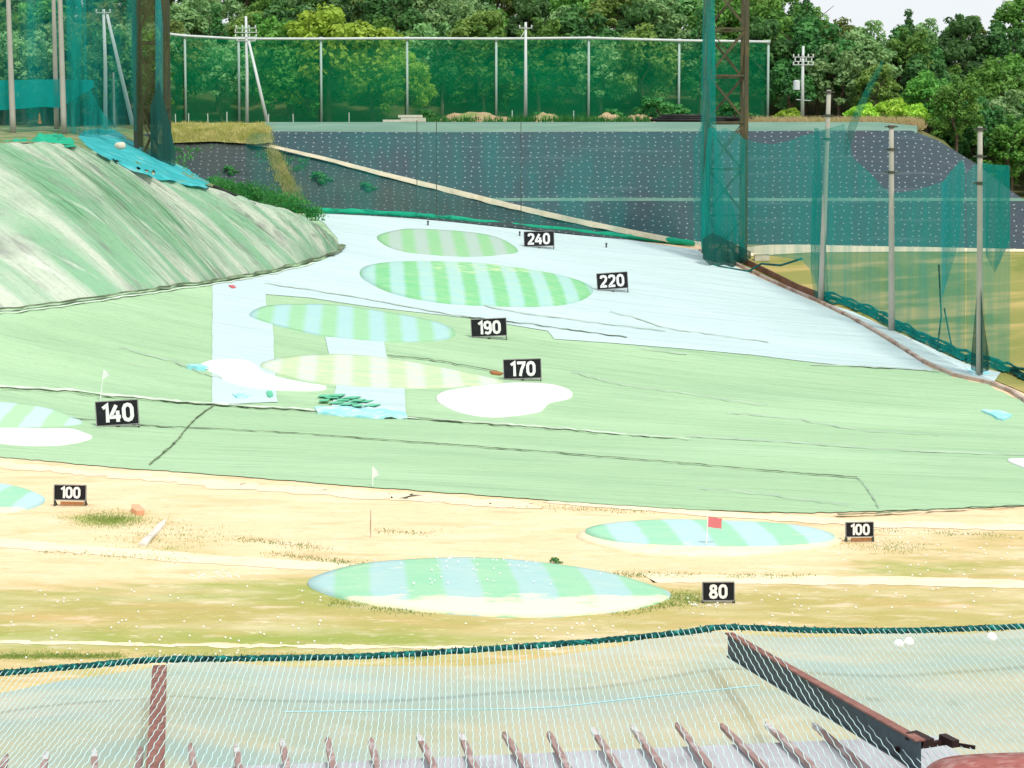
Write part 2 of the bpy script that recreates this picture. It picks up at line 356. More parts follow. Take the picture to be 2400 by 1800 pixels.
L_olive = leaf_mat('olive_leaves', (.13,.23,.045), (.25,.35,.08))
L_weed = leaf_mat('weed_leaves', (.025,.24,.065), (.10,.36,.09))
L_dry = leaf_mat('dry_grass_blades', (.42,.46,.12), (.66,.62,.26))
L_dry2 = leaf_mat('tan_grass_blades', (.70,.56,.34), (.62,.58,.26))
L_lime = leaf_mat('fresh_grass_blades', (.20,.32,.06), (.30,.38,.10))
m_bark = M('bark', (.12,.09,.06), [((.20,.17,.13),(3,3,1),.45,.7,.7)], src='object')

# ------------------------------------------------------------------ terrain
def add_attr(me, name, vals):
    a = me.attributes.new(name, 'FLOAT', 'POINT'); a.data.foreach_set('value', np.asarray(vals, dtype=np.float32))
def project(x, y, z):
    vx, vy, vz = x, y, z-CAMZ
    f = vy*cp - vz*sp_; u = vy*sp_ + vz*cp
    return CX + FPX*vx/f, CY - FPX*u/f
def grid_mesh(name, xs, ys, zfun):
    X, Y = np.meshgrid(xs, ys); Z = zfun(X, Y); nx, ny = len(xs), len(ys)
    v = np.c_[X.ravel(), Y.ravel(), Z.ravel()]
    i = np.arange(nx*ny).reshape(ny, nx)
    f = np.stack([i[:-1,:-1], i[:-1,1:], i[1:,1:], i[1:,:-1]], -1).reshape(-1, 4)
    me = bpy.data.meshes.new(name); me.from_pydata(v.tolist(), [], f.tolist())
    for p in me.polygons: p.use_smooth = True
    return me, v
xs = np.r_[np.linspace(-900,-140,20), np.arange(-130, 131, 1.6), np.linspace(140,900,20)]
ys = np.r_[np.linspace(-600,-40,16), np.arange(-30, 45, 5), np.arange(45, 130, .8), np.arange(130, 262, 1.6)]
me, V = grid_mesh('ground', xs, ys, zf)
px, py = project(V[:,0], np.maximum(V[:,1], 20), V[:,2])
def nz(a, b, k): return np.array([noise.noise(Vector((x*a, y*b, k))) for x, y in zip(V[:,0], V[:,1])])
n1 = nz(.05,.09,2.0); n2 = nz(.07,.16,5.0)
tt = np.clip((py-1335)/60, 0, 1)*.85
rt = np.clip((px-1900)/300, 0, 1)*np.clip((py-1235)/20, 0, 1)*.6
ol = np.clip(np.maximum(tt, rt) + n1*.6*np.clip((py-1250)/100, 0, 1), 0, 1)
gr = np.clip(np.exp(-((py-1500)/32)**2)*np.clip((1500-px)/600, .25, 1)*.8 + n2*1.2 - .08, 0, 1)*np.clip((py-1300)/60, 0, 1)
gr = np.maximum(gr, np.exp(-((px-250)/75)**2-((py-1218)/18)**2)*1.1)
gr = np.maximum(gr, np.exp(-((px-2120)/160)**2-((py-1330)/18)**2)*.8)
gr = np.maximum(gr, np.exp(-((px-400)/110)**2-((py-1285)/40)**2)*.35)
add_attr(me, 'olive', ol); add_attr(me, 'green', np.clip(gr, 0, 1))
g = link('ground', me, m_ground); tag(g, kind='structure')

green_poly = [(-260,1050),(0,1072),(150,1086),(300,1100),(480,1112),(700,1130),(950,1150),(1200,1168),(1400,1183),(1600,1195),(1800,1203),(1950,1203),(2150,1196),(2400,1188),(2700,1175),
              (2700,1060),(2500,985),(2400,945),(2320,905),(2236,885),(2164,855),(2074,797),(1994,750),(1918,713),(1802,663),(1719,624),(1640,588),(1450,561),(1265,540),(1000,513),(715,500),
              (600,540),(300,600),(-300,640)]
tag(sheet('turf_field', green_poly, m_turf, .05, cell=3, jit=5), kind='structure')
white_poly = [(498,668),(600,652),(700,628),(760,611),(796,590),(790,560),(760,525),(717,500),(1000,513),(1265,540),(1450,561),(1640,588),(1719,624),(1802,663),(1918,713),(1994,750),(2074,797),(2164,855),(2192,872),
              (2000,861),(1900,851),(1760,834),(1640,823),(1430,806),(1300,797),(1284,778),(1110,749),(870,722),(724,700),(622,692),(625,720),(640,760),(642,830),(650,945),(497,952)]
tag(sheet('white_groundsheet', white_poly, m_white, .10, cell=3, jit=1), kind='structure')
tag(sheet('white_groundsheet', [(762,792),(900,800),(906,838),(948,910),(952,985),(850,976),(775,966),(790,900),(775,850)], m_white, .105, cell=3), kind='structure')
tag(sheet('white_groundsheet', [(1950,718),(2000,734),(2085,774),(2150,803),(2233,842),(2287,864),(2345,876),(2330,898),(2250,884),(2164,850),(2074,792),(1994,746)], m_white, .13, cell=2), kind='structure')
tag(sheet('mown_grass', [(1640,586),(1719,612),(1802,652),(1918,700),(1994,735),(2074,778),(2164,835),(2236,865),(2320,888),(2420,930),(2800,1010),(2800,600),(2400,584),(2000,577),(1750,576)], m_yellowgrass, .07, cell=3), kind='structure')
tag(sheet('path', [(1690,588),(1800,576),(2000,574),(2400,578),(2700,585),(2700,595),(2400,592),(2100,592),(1900,594),(1760,602)], m_track, .11, cell=3), kind='structure')
ribbon('dirt_track', [(-100,1262),(0,1272),(150,1285),(300,1296),(450,1308),(600,1318),(800,1330),(840,1332)], m_track, 1.9, .012, 1.2, .15)['kind'] = 'structure'
ribbon('dirt_track', [(1520,1355),(1700,1358),(1900,1360),(2100,1362),(2400,1370),(2600,1374)], m_track, 1.9, .012, 1.2, .15)['kind'] = 'structure'
ribbon('dirt_track', [(1300,1176),(1500,1191),(1650,1203),(1850,1216),(2050,1228),(2400,1238),(2600,1242)], m_track, 1.5, .02, 2, .3)['kind'] = 'structure'
ribbon('dirt_track', [(-100,1082),(0,1090),(300,1117),(600,1141),(900,1163),(1250,1187)], m_track, 2.2, .02, 3, .5)['kind'] = 'structure'
ribbon('dirt_track', [(-100,1500),(0,1505),(200,1508),(500,1513),(900,1517),(1300,1519)], m_track, .5, .010, 2, .5)['kind'] = 'structure'
seams = [([(150,982),(240,990),(340,1001),(440,1006),(700,1020),(1000,1042),(1300,1065),(1600,1090),(1800,1108),(2010,1123)], m_crack, .30, 1),
         ([(502,953),(470,976),(440,1004),(420,1030),(395,1056),(350,1092)], m_crack, .20, 1.5),
         ([(908,838),(1000,846),(1060,856),(1120,866),(1165,874)], m_crack, .28, 1),
         ([(1100,747),(1200,759),(1300,772),(1400,786),(1470,794)], m_crack, .30, 1),
         ([(620,668),(760,688),(900,712),(1040,738),(1110,748)], m_faintseam, .35, 1),
         ([(860,640),(960,672),(1080,700),(1180,730),(1380,758),(1560,780)], m_faintseam, .3, 1),
         ([(1430,735),(1500,752),(1560,772),(1640,784),(1800,806)], m_faintseam, .25, 1),
         ([(1610,1026),(1750,1034),(1900,1044),(2100,1058),(2330,1068),(2420,1070)], m_faintseam, .35, 1),
         ([(0,916),(150,924),(300,938),(500,954),(700,966),(900,980),(1150,1000),(1400,1020)], m_crack, .14, 2),
         ([(1700,972),(1850,984),(2000,1010),(2200,1024)], m_faintseam, .22, 2),
         ([(2008,1122),(2030,1145),(2050,1178),(2060,1196)], m_faintseam, .10, 1),
         ([(1960,1212),(2050,1209),(2200,1200),(2330,1194),(2420,1192)], m_crack, .45, 2),
         ([(1640,1150),(1800,1165),(1990,1190)], m_faintseam, .12, 2),
         ([(1900,858),(2050,864),(2200,874)], m_faintseam, .3, 1),
         ([(280,818),(400,850),(480,880),(560,905)], m_faintseam, .16, 2),
         ([(1340,875),(1460,905),(1600,925),(1800,955)], m_faintseam, .16, 2),
         ([(1500,820),(1560,828),(1610,833)], m_faintseam, .3, 1)]
for pts, mm, wd, jt in seams: ribbon('ground_seam', pts, mm, wd*.6, .12 if min(p[1] for p in pts) > 940 else .16, jt, .8)['kind'] = 'structure'
for pts, wd in [([(0,909),(150,918),(330,936),(480,950),(620,958),(770,966)], .55), ([(950,984),(1100,993),(1250,1004),(1400,1016),(1520,1026),(1615,1033)], .5)]:
    ribbon('ground_seam', pts, m_pale, wd, .14, 2, .8)['kind'] = 'structure'

# ------------------------------------------------------------------ left mound (draped turf), slope behind it, banks, hill
RIDGE = [(-1300,325,180),(-1000,325,184),(-700,328,190),(-400,332,196),(-150,335,199),(0,336,200),(100,334,202),(180,340,203),(230,362,204),(300,388,206),(400,418,209),(500,442,212),(600,474,216),(700,502,219),(730,523,220),(763,544,220),(790,570,219)]
TOE = [(-820,790),(-420,760),(-150,747),(120,716),(300,690),(400,675),(460,667),(505,661),(540,656),(590,647),(650,634),(700,622),(735,612),(760,605),(780,599),(796,590),(801,583),(801,578)]
def curve3(tab, u):   # u in 0..1 along index
    k = u*(len(tab)-1); ks = range(len(tab)); return [float(np.interp(k, ks, [t[j] for t in tab])) for j in range(len(tab[0]))]
m_mound, t, out = newmat('draped_striped_turf')
v = coords(t, 'uv')
col = mixc(t, noise_fac(t, v, 0, (34,.9,1), .42,.58,4), (.25,.47,.29), (.56,.63,.51))
col = mixc(t, noise_fac(t, v, 0, (12,1.2,1), .5,.64,4,(3,9,0)), col, (.16,.38,.21), .6)
col = mixc(t, noise_fac(t, v, 0, (40,3.4,1), .56,.70,6,(9,4,0)), col, (.25,.26,.24), .85)
col = mixc(t, noise_fac(t, v, .05, (90,2.0,1), .60,.74,4,(19,4,0)), col, (.74,.78,.70), .7)
col = mixc(t, noise_fac(t, v, .02, (14,9,1), .56,.70,6,(2,8,0)), col, (.36,.40,.34), .35)
col = mixc(t, noise_fac(t, v, 0, (300,60,1), .5,.75,3,(1,14,0)), col, (.25,.36,.24), .35)
finish(t, out, col, .9, noise_fac(t, v, 0, (120,1.8,1), .3,.7,6), .9, .5)
NU, NV = 300, 36
bm = bmesh.new(); uvl = bm.loops.layers.uv.new('UVMap'); rows = []; uvd = {}
toe_w = ground_pts([curve3(TOE, i/NU)[:2] for i in range(NU+1)])
for i in range(NU+1):
    u = i/NU; r = at(*curve3(RIDGE, u)); q = toe_w[i]; row = []
    for j in range(NV+1):
        vv = j/NV; p = r.lerp(q, vv)
        p.z += math.sin(math.pi*vv)*1.1*min(1, (1-u)*4)
        f = (noise.noise(Vector((u*44, vv*1.0, 0)))*1.1 + noise.noise(Vector((u*120, vv*2.5, 4)))*.32 + .10*noise.noise(Vector((u*260, vv*20, 4))))
        p += Vector((.0,-.35,.85))*f*(.25+.9*math.sin(math.pi*min(1, vv*1.02)))*min(1, (1-u)*5)
        if j == NV: p.z -= .3
        vtx = bm.verts.new(p); uvd[vtx] = (u, vv); row.append(vtx)
    rows.append(row)
for a, b in zip(rows, rows[1:]):
    for j in range(NV): bm.faces.new((a[j], a[j+1], b[j+1], b[j]))
for f in bm.faces:
    for l in f.loops: l[uvl].uv = uvd[l.vert]
bmesh.ops.recalc_face_normals(bm, faces=bm.faces)
bvh_m = BVHTree.FromBMesh(bm)
mound = build('grass_mound', bm, m_mound, smooth=True); tag(mound, kind='structure')
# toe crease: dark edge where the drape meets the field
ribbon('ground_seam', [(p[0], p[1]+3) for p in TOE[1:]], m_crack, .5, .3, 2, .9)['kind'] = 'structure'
ribbon('ground_seam', [(p[0], p[1]+8) for p in TOE[1:13]], m_pale, .22, .16, 2, .9)['kind'] = 'structure'

bm = bmesh.new(); rows = []
back = [[(x, interp(x, RIDGE), interp(x, RIDGE, 2)) for x in (-700,-500,-250,0,100,180,230,300,400,450,500,560)],
        [(x, y, 228) for x, y in ((-700,306),(-500,306),(-250,306),(0,306),(90,306),(170,306),(215,312),(280,320),(345,345),(400,372),(440,400),(520,450))],
        [(x, y, 240) for x, y in ((-700,300),(-500,300),(-250,300),(0,300),(90,300),(170,300),(215,302),(280,308),(345,350),(400,400),(440,430),(520,480))],
        [(x, 296, 262) for x in (-700,-500,-250,0,90,170,215,280,345,400,440,520)]]
for rr in back: rows.append([bm.verts.new(at(*p)) for p in rr])
for a, b in zip(rows, rows[1:]):
    for k in range(len(a)-1): bm.faces.new((a[k], a[k+1], b[k+1], b[k]))
bmesh.ops.subdivide_edges(bm, edges=bm.edges, cuts=5, use_grid_fill=True)
for vtx in bm.verts:
    if vtx.co.y > 206: vtx.co.z += .25*noise.noise(vtx.co*.35)
bmesh.ops.recalc_face_normals(bm, faces=bm.faces)
if sum(f.normal.z for f in bm.faces) < 0: bmesh.ops.reverse_faces(bm, faces=bm.faces)
bvh_b = BVHTree.FromBMesh(bm)
m_backslope = M('weedy_slope', (.24,.25,.13), [((.08,.20,.06),(.3,.3,.3),.42,.6,.9), ((.42,.40,.30),(.4,.4,.4),.58,.7,.6)], bump=((1,1,1),), bstr=.6)
tag(build('hillside', bm, m_backslope, smooth=True), kind='structure')

def bank_mat(name, a, b, dots=.75):
    m, t, out = newmat(name); v = coords(t, 'uv')
    col = mixc(t, noise_fac(t, v, 0, (.06,.12,1), .4,.65,5), a, b)
    col = mixc(t, noise_fac(t, v, 0, (.05,1.1,1), .6,.72,4,(5,5,0)), col, (.20,.25,.27), .35)
    col = mixc(t, noise_fac(t, v, 0, (2.5,3,1), .5,.75,4,(5,5,0)), col, (.03,.04,.045), .5)
    vo = N(t, 'ShaderNodeTexVoronoi', voronoi_dimensions='2D'); vo.inputs['Randomness'].default_value = .42; vo.inputs['Scale'].default_value = 1
    t.links.new(mapped(t, v, 0, (1/.98, 1/.86, 1)), vo.inputs['Vector'])
    mr = N(t, 'ShaderNodeMapRange'); mr.inputs[1].default_value = .135; mr.inputs[2].default_value = .05; t.links.new(vo.outputs['Distance'], mr.inputs[0])
    col = mixc(t, mr.outputs[0], col, (.42,.50,.50), dots)
    finish(t, out, col, .8, noise_fac(t, v, 0, (1.2,2.0,1), .3,.7,5), .5, .15); return m
m_bank = bank_mat('pinned_slate_fabric', (.046,.082,.100), (.062,.074,.094))
m_bank2 = bank_mat('weedy_fabric_painted_shade', (.040,.064,.070), (.060,.076,.068), .5)  # dark weedy fabric; its deeper base also paints in the shade below the ramp
m_cloth = M('grey_green_crest_cloth', (.14,.26,.20), [((.20,.32,.25),(.1,.5,.5),.45,.65,.8), ((.14,.24,.19),(1,1,1),.5,.75,.5)], bump=((.3,2,2),), bstr=.4)
TOPY = [(200,318),(400,312),(630,308),(1000,310),(1600,308),(2000,306),(2140,306),(2200,330),(2290,385),(2360,440),(2430,490),(2600,560)]
BASEY = [(200,500),(400,500),(715,497),(1000,511),(1265,538),(1620,576),(2000,574),(2400,583),(2600,590)]
def bank_strip(name, fn_top, fn_bot, x0, x1, n, rows_, m, kind='structure'):
    bm = bmesh.new(); uvl = bm.loops.layers.uv.new('UVMap'); R_ = []; ud = {}
    for i in range(n+1):
        x = x0+(x1-x0)*i/n; a = fn_top(x); b = fn_bot(x); pa = at(*a); pb = at(*b); row = []
        for j in range(rows_+1):
            vv = j/rows_; p = pa.lerp(pb, vv)
            if 0 < j < rows_: p += Vector((0,-1,.6))*(.22*noise.noise(p*.25)+.06*noise.noise(p*1.3))
            vt = bm.verts.new(p); ud[vt] = (pa.x, (pa-pb).length*(1-vv)); row.append(vt)
        R_.append(row)
    for a, b in zip(R_, R_[1:]):
        for j in range(rows_): bm.faces.new((a[j], a[j+1], b[j+1], b[j]))
    for f in bm.faces:
        for l in f.loops: l[uvl].uv = ud[l.vert]
    bmesh.ops.recalc_face_normals(bm, faces=bm.faces)
    t_ = BVHTree.FromBMesh(bm)
    o = build(name, bm, m, smooth=True); o['kind'] = kind; return t_
mid = lambda x: (x, 464 if x < 2400 else 470, 243.6)
mid2 = lambda x: (x, 471 if x < 2400 else 477, 242.6)
bvh_up = bank_strip('embankment', lambda x: (x, interp(x, TOPY), 252), lambda x: (x, max(464, interp(x, TOPY)+3), 243.6), 200, 2600, 160, 12, m_bank)
bank_strip('embankment_berm', mid, mid2, 200, 2600, 80, 1, m_cloth)
bvh_lo = bank_strip('embankment', lambda x: (x, 471, 242.6), lambda x: (x, interp(x, BASEY)+3, 237.6), 200, 2600, 160, 10, m_bank)
bank_strip('embankment_crest', lambda x: (x, 286 if x < 2060 else 286+(x-2060)*.1, 256.5), lambda x: (x, interp(x, TOPY), 252), 620, 2150, 90, 3, m_cloth)
# diagonal ramp across the bank, darker slope in front of it
RAMP = [(585,335),(640,341),(760,368),(900,404),(1050,440),(1200,478),(1350,512),(1500,543),(1600,562),(1660,570)]
def rampY(x): return interp(x, [(x_, 252-(y_-307)/170*8.6-1.4 if y_ < 471 else 242-(y_-471)/100*4.4-1.2) for x_, y_ in RAMP])
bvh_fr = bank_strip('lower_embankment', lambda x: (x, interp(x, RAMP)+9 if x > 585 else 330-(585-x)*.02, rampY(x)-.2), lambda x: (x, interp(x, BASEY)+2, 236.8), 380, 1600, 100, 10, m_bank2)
bm = bmesh.new(); pr = None
for i in range(141):
    x = 575+i*(1665-575)/140; y = interp(x, RAMP); Y = rampY(x); wv = (5+7*min(1, (x-575)/500))*(1+.15*noise.noise(Vector((x*.03, 0, 0))))
    a = at(x, y-1, Y+.6); b = at(x, y+2, Y-.5); c = at(x, y+wv, Y-.8)
    row = [bm.verts.new(q) for q in (a, b, c)]
    if pr:
        for k in range(2): bm.faces.new((pr[k], pr[k+1], row[k+1], row[k]))
    pr = row
bmesh.ops.recalc_face_normals(bm, faces=bm.faces)
tag(build('ramp_path', bm, m_gravel, smooth=True), kind='structure')

def hz(x, y):
    x = np.asarray(x, float); y = np.asarray(y, float)
    s = np.clip((x-48)/14, 0, 1); s = s*s*(3-2*s)
    up = np.clip(y-278, 0, 47)
    z = 23.7 - 9.0*s*np.clip(1.1-(y-252)/120, 0.3, 1) + up*.33 - np.clip(y-338, 0, 400)*.33
    z = z + .6*np.sin(x*.07+y*.05)*np.clip((y-276)/20, 0, 1)
    z = z - 1.3*np.clip((259-y)/3, 0, 1) - np.clip(256-y, 0, 9)*.28
    return z
xs = np.r_[np.linspace(-900,-220,18), np.arange(-200, 201, 4), np.linspace(220,900,18)]; ys = np.r_[252, 256, 258.5, np.arange(262, 420, 5), np.linspace(430, 1500, 20)]
me, V = grid_mesh('hill', xs, ys, hz); tag(link('hill', me, m_hill), kind='structure')
def H(px, Y, z_off=0):
    x = (px-CX)/FPX*Y/cp   # near enough for things on the hill
    return Vector((x, Y, float(hz(x, Y))+z_off))

# ------------------------------------------------------------------ grass tufts and weeds (uncountable cover)
def blades(name, spots, hgt, m, label, cat, per=6, wd=.05, spread=.25):
    bm = bmesh.new()
    for p in spots:
        for _ in range(per):
            q = p + Vector((random.gauss(0, spread), random.gauss(0, spread), -.03)); a = random.uniform(0, math.pi); h = hgt*random.uniform(.5, 1.25)
            s = Vector((math.cos(a), math.sin(a), 0))*wd*random.uniform(.6, 1.5); l = Vector((random.gauss(0, .3), random.gauss(0, .3), 1))*h
            bm.faces.new([bm.verts.new(q-s), bm.verts.new(q+s), bm.verts.new(q+l)])
    o = build(name, bm, m); tag(o, label, cat, kind='stuff'); return o
def onhill(px, Y):
    return H(px, Y)
def hitb(tr, px, py):
    dx, dy, dz = ray(px, py); d = Vector((float(dx), float(dy), float(dz))).normalized()
    for t_ in tr:
        h = t_.ray_cast(Vector((0, 0, CAMZ)), d)
        if h[0] is not None: return h[0]
    return None
sp = [H(random.uniform(1745, 2150), random.uniform(257.5, 262)) for _ in range(1500)]
blades('dry_grass', sp, .95, L_dry2, 'tall tan dry grass along the crest of the bank right of the lattice tower', 'grass')
def crestp():
    px = random.uniform(385, 660); Y = random.uniform(246, 258); return at(px, random.uniform(292, 322) if px < 560 else random.uniform(290, 305), Y)
crest_bm = bmesh.new()
rows = []
for rr in ([(x, y, 248) for x, y in ((370,338),(420,334),(500,331),(560,335),(600,338),(634,334))], [(x, y, 252) for x, y in ((370,312),(420,306),(500,304),(560,303),(600,302),(634,304))], [(x, 293, 257) for x in (370,420,500,560,600,634)], [(x, 288, 262) for x in (370,420,500,560,600,634)]):
    rows.append([crest_bm.verts.new(at(*p)) for p in rr])
for a, b in zip(rows, rows[1:]):
    for k in range(5): crest_bm.faces.new((a[k], a[k+1], b[k+1], b[k]))
bmesh.ops.recalc_face_normals(crest_bm, faces=crest_bm.faces); bvh_c = BVHTree.FromBMesh(crest_bm)
m_crestgrass = M('yellowing_grass_slope', (.36,.36,.12), [((.50,.45,.22),(.3,.6,.6),.4,.65,.9), ((.18,.22,.06),(.6,.6,.6),.55,.7,.8)], bump=((2,2,2),), bstr=.6)
tag(build('grass_bank', crest_bm, m_crestgrass, smooth=True), kind='structure')
sp = []
while len(sp) < 1500:
    q = hitb([bvh_c], random.uniform(380, 638), random.uniform(290, 338))
    if q: sp.append(q)
blades('dry_grass', sp, .4, L_dry, 'yellow grass on the crest beside the upper end of the ramp', 'grass')
sp = []
for _ in range(900):
    k = random.random(); px = 632+58*k+random.gauss(0, 5+3*k); py = 345+125*k+random.gauss(0, 4)
    q = hitb([bvh_fr, bvh_lo, bvh_up], px, py)
    if q: sp.append(q)
blades('weed_streak', sp, .6, L_dry, 'yellow weeds growing in a strip down the dark bank below the ramp', 'weeds', per=5)
sp = []
for _ in range(1400):
    k = random.random(); px = 500+250*k; py = 423+75*k+random.gauss(0, 7+5*math.sin(3*k))
    q = at(px, py+6, 232-6*k+random.uniform(-2, 2)); sp.append(q)
blades('weeds', [q_ for q_ in sp if noise.noise(q_*.3) > -.12], .30, L_weed, 'bright green weeds in the gully between the striped mound and the dark bank', 'weeds', per=5, wd=.10, spread=.4)
sp = []
for _ in range(900):
    px = random.uniform(390, 720); q = hitb([bvh_fr, bvh_lo, bvh_up], px, random.uniform(345, 480))
    if q and noise.noise(q*.22) > .12: sp.append(q)
blades('weeds', sp, .4, L_weed, 'thin green weeds scattered over the dark fabric bank left of the ramp', 'weeds', per=4, wd=.08)
sp = ground_pts([(random.uniform(-20, 285) if random.random() < .65 else random.uniform(340, 1000), 1542-abs(random.gauss(0, 5))+random.uniform(-2, 3)) for _ in range(900)])
blades('grass', sp, .10, L_lime, 'fresh green grass along the edge of the dry field nearest the rope', 'grass', per=6, wd=.015, spread=.15)
sp = ground_pts([(random.gauss(255, 40), random.gauss(1218, 9)) for _ in range(450)] + [(random.gauss(400, 70), random.gauss(1260, 22)) for _ in range(160)])
blades('grass', sp, .11, L_lime, 'green grass patch on the dry field right of the left 100 sign', 'grass', per=6, wd=.02, spread=.3)
sp = ground_pts([(random.gauss(1620, 25), random.gauss(1402, 9)) for _ in range(200)] + [(1500+random.uniform(0, 130), 1400+random.gauss(0, 8)) for _ in range(160)] + [(random.gauss(2090, 50), random.gauss(1283, 8)) for _ in range(160)])
blades('grass', sp, .09, L_lime, 'green grass patches around the 80 sign and the right 100 sign', 'grass', per=6, wd=.02, spread=.3)
# dry fringe tufts all over the near field
sp = []
for _ in range(4200):
    px, py = random.uniform(-30, 2430), random.uniform(1100, 1590)
    if noise.noise(Vector((px*.006, py*.03, 8))) > .02 and py > interp(px, [(0,1090),(700,1145),(1200,1182),(2400,1205)]): sp.append((px, py))
sp = ground_pts(sp)
blades('dry_grass', sp, .07, L_dry2, 'short dry grass tufts scattered over the near field', 'grass', per=5, wd=.02, spread=.3)

sp = []
for a, b, n_ in (((640,1298),(860,1326),120), ((560,1262),(760,1288),90), ((1380,1347),(1640,1350),110), ((1700,1352),(1900,1352),60), ((760,1408),(1000,1440),90), ((1450,1440),(1580,1415),70), ((100,1292),(420,1312),60), ((1200,1186),(1500,1200),70), ((880,1245),(1010,1252),40), ((2000,1240),(2390,1258),70)):
    for _ in range(n_):
        k = random.random(); sp.append((a[0]+(b[0]-a[0])*k, a[1]+(b[1]-a[1])*k+random.gauss(0, 2.2)))
blades('dry_grass', ground_pts(sp), .10, L_olive, 'brownish grass tufts along the tracks and around the near greens', 'grass', per=6, wd=.025, spread=.3)

sp = [H(random.uniform(980, 1520), random.uniform(258.5, 266))+Vector((0, 0, random.uniform(0, .5))) for _ in range(900)]
blades('weeds', sp, .75, L_weed, 'rough green weeds along the crest among the soil heaps', 'weeds', per=5, wd=.09)

# ------------------------------------------------------------------ target greens and bunkers
def dome(name, label, cat, outline, m, h, dz=.12, wear=None, nr=10, group=None, parent=None, rim=2.5):
    pts = cat_rom(outline, 8); wp = ground_pts(pts)
    c = sum(wp, Vector())/len(wp); bm = bmesh.new(); wl = []
    lay = bm.verts.layers.float.new('wear')
    def add(x, y, r):
        z = float(zf(x, y))+dz+h*(1-r**rim); v = bm.verts.new((x, y, z))
        if wear: qx, qy = project(x, y, z); v[lay] = wear(qx, qy)
        return v
    cv = add(c.x, c.y, 0); prev = None; n = len(wp)
    for k in range(1, nr+1):
        r = (k/nr)**.8; ring = [add(c.x+(p.x-c.x)*r, c.y+(p.y-c.y)*r, r) for p in wp]
        for i in range(n):
            if prev is None: bm.faces.new((cv, ring[i], ring[(i+1)%n]))
            else: bm.faces.new((prev[i], ring[i], ring[(i+1)%n], prev[(i+1)%n]))
        prev = ring
    low = [bm.verts.new(v.co-Vector((0,0,dz+.1))) for v in prev]
    for i in range(n): bm.faces.new((prev[i], low[i], low[(i+1)%n], prev[(i+1)%n]))
    bmesh.ops.recalc_face_normals(bm, faces=bm.faces)
    o = build(name, bm, m, parent, origin=c, smooth=True)
    if label: tag(o, label, cat, group)
    return o
GRP = 'striped target greens on the range'
S80 = stripe_mat('stripes_near', (.29,.59,.38), (.37,.58,.57), (.88,.80,.56), .12, .14)
S100 = stripe_mat('stripes_pale', (.30,.62,.42), (.43,.65,.65), (.86,.78,.54), .30, .12)
S140 = stripe_mat('stripes_mid', (.38,.62,.38), (.48,.70,.64), (.6,.7,.5), .4, .12)
S170 = stripe_mat('stripes_worn', (.42,.60,.36), (.54,.68,.58), (.68,.72,.46), .0, .75, .08)
S190 = stripe_mat('stripes_soft', (.29,.56,.32), (.36,.58,.58), (.5,.7,.5), .0, .18, .09)
S220 = stripe_mat('stripes_bright', (.18,.52,.25), (.34,.58,.56), (.56,.68,.38), .25, .30, .07)
S240 = stripe_mat('stripes_faded', (.24,.52,.26), (.38,.50,.46), (.36,.52,.30), .2, .45, .1)
def ell(l, t, r, b, n=0.72):   # outline from left, top, right, bottom points
    out = []
    for (a, bb, c) in ((l, t, 0), (t, r, 1), (r, b, 0), (b, l, 1)):
        out.append(a)
        corner = (l[0], t[1]) if a is l else (r[0], t[1]) if a is t else (r[0], b[1]) if a is r else (l[0], b[1])
        m_ = ((a[0]+bb[0])/2, (a[1]+bb[1])/2)
        out.append((m_[0]+(corner[0]-m_[0])*.41, m_[1]+(corner[1]-m_[1])*.41))
    return out
sx = lambda a, b: (lambda qx, qy: smooth01(a, b, qy))
dome('target_green', 'oval striped green with sandy worn front edge, left of the 80 sign', 'golf green',
     [(722,1372),(760,1348),(850,1326),(980,1315),(1120,1312),(1260,1322),(1400,1342),(1500,1368),(1572,1398),(1510,1424),(1400,1440),(1250,1448),(1080,1442),(920,1426),(790,1402)],
     S80, .22, .10, wear=lambda qx, qy: smooth01(1384, 1412, qy)*.9, group=GRP)
dome('green_surround', 'pale sandy apron ringing the green in front of the right 100 sign', 'sand apron',
     [(1352,1258),(1400,1240),(1500,1228),(1650,1226),(1800,1234),(1900,1246),(1972,1266),(1930,1284),(1800,1300),(1650,1306),(1500,1300),(1400,1280)], m_cream_cloth, .16, .08)
dome('target_green', 'oval striped green with a red flag, left of the right 100 sign', 'golf green',
     ell((1372,1254),(1600,1227),(1956,1266),(1680,1291)), S100, .14, .20, wear=lambda qx, qy: smooth01(1278, 1296, qy)*.7, group=GRP)
dome('target_green', 'striped green cut by the left edge of the photo beside the left 100 sign', 'golf green',
     [(-200,1160),(-150,1138),(-40,1134),(30,1143),(80,1158),(106,1176),(70,1194),(10,1204),(-80,1206),(-170,1190)], S100, .15, .12, wear=lambda qx, qy: smooth01(1180, 1202, qy), group=GRP)
dome('target_green', 'blue and green striped green cut by the left edge, left of the 140 sign', 'golf green',
     [(-260,975),(-200,950),(-80,942),(30,948),(110,960),(165,978),(193,994),(150,1001),(60,1004),(-60,1006),(-200,1000)], S140, .15, .12, group=GRP)
dome('target_green', 'pale yellowish worn green between the white bunkers beside the 170 sign', 'golf green',
     [(612,864),(640,846),(720,836),(800,834),(900,842),(1020,862),(1110,880),(1180,898),(1120,906),(1020,912),(900,912),(800,906),(700,892)], S170, .12, .14, group=GRP)
dome('target_green', 'long striped green lying left of the 190 sign', 'golf green',
     [(585,740),(620,722),(700,717),(800,720),(920,738),(1020,758),(1066,780),(1050,796),(980,803),(880,802),(760,790),(660,768),(605,752)], S190, .15, .17, group=GRP)
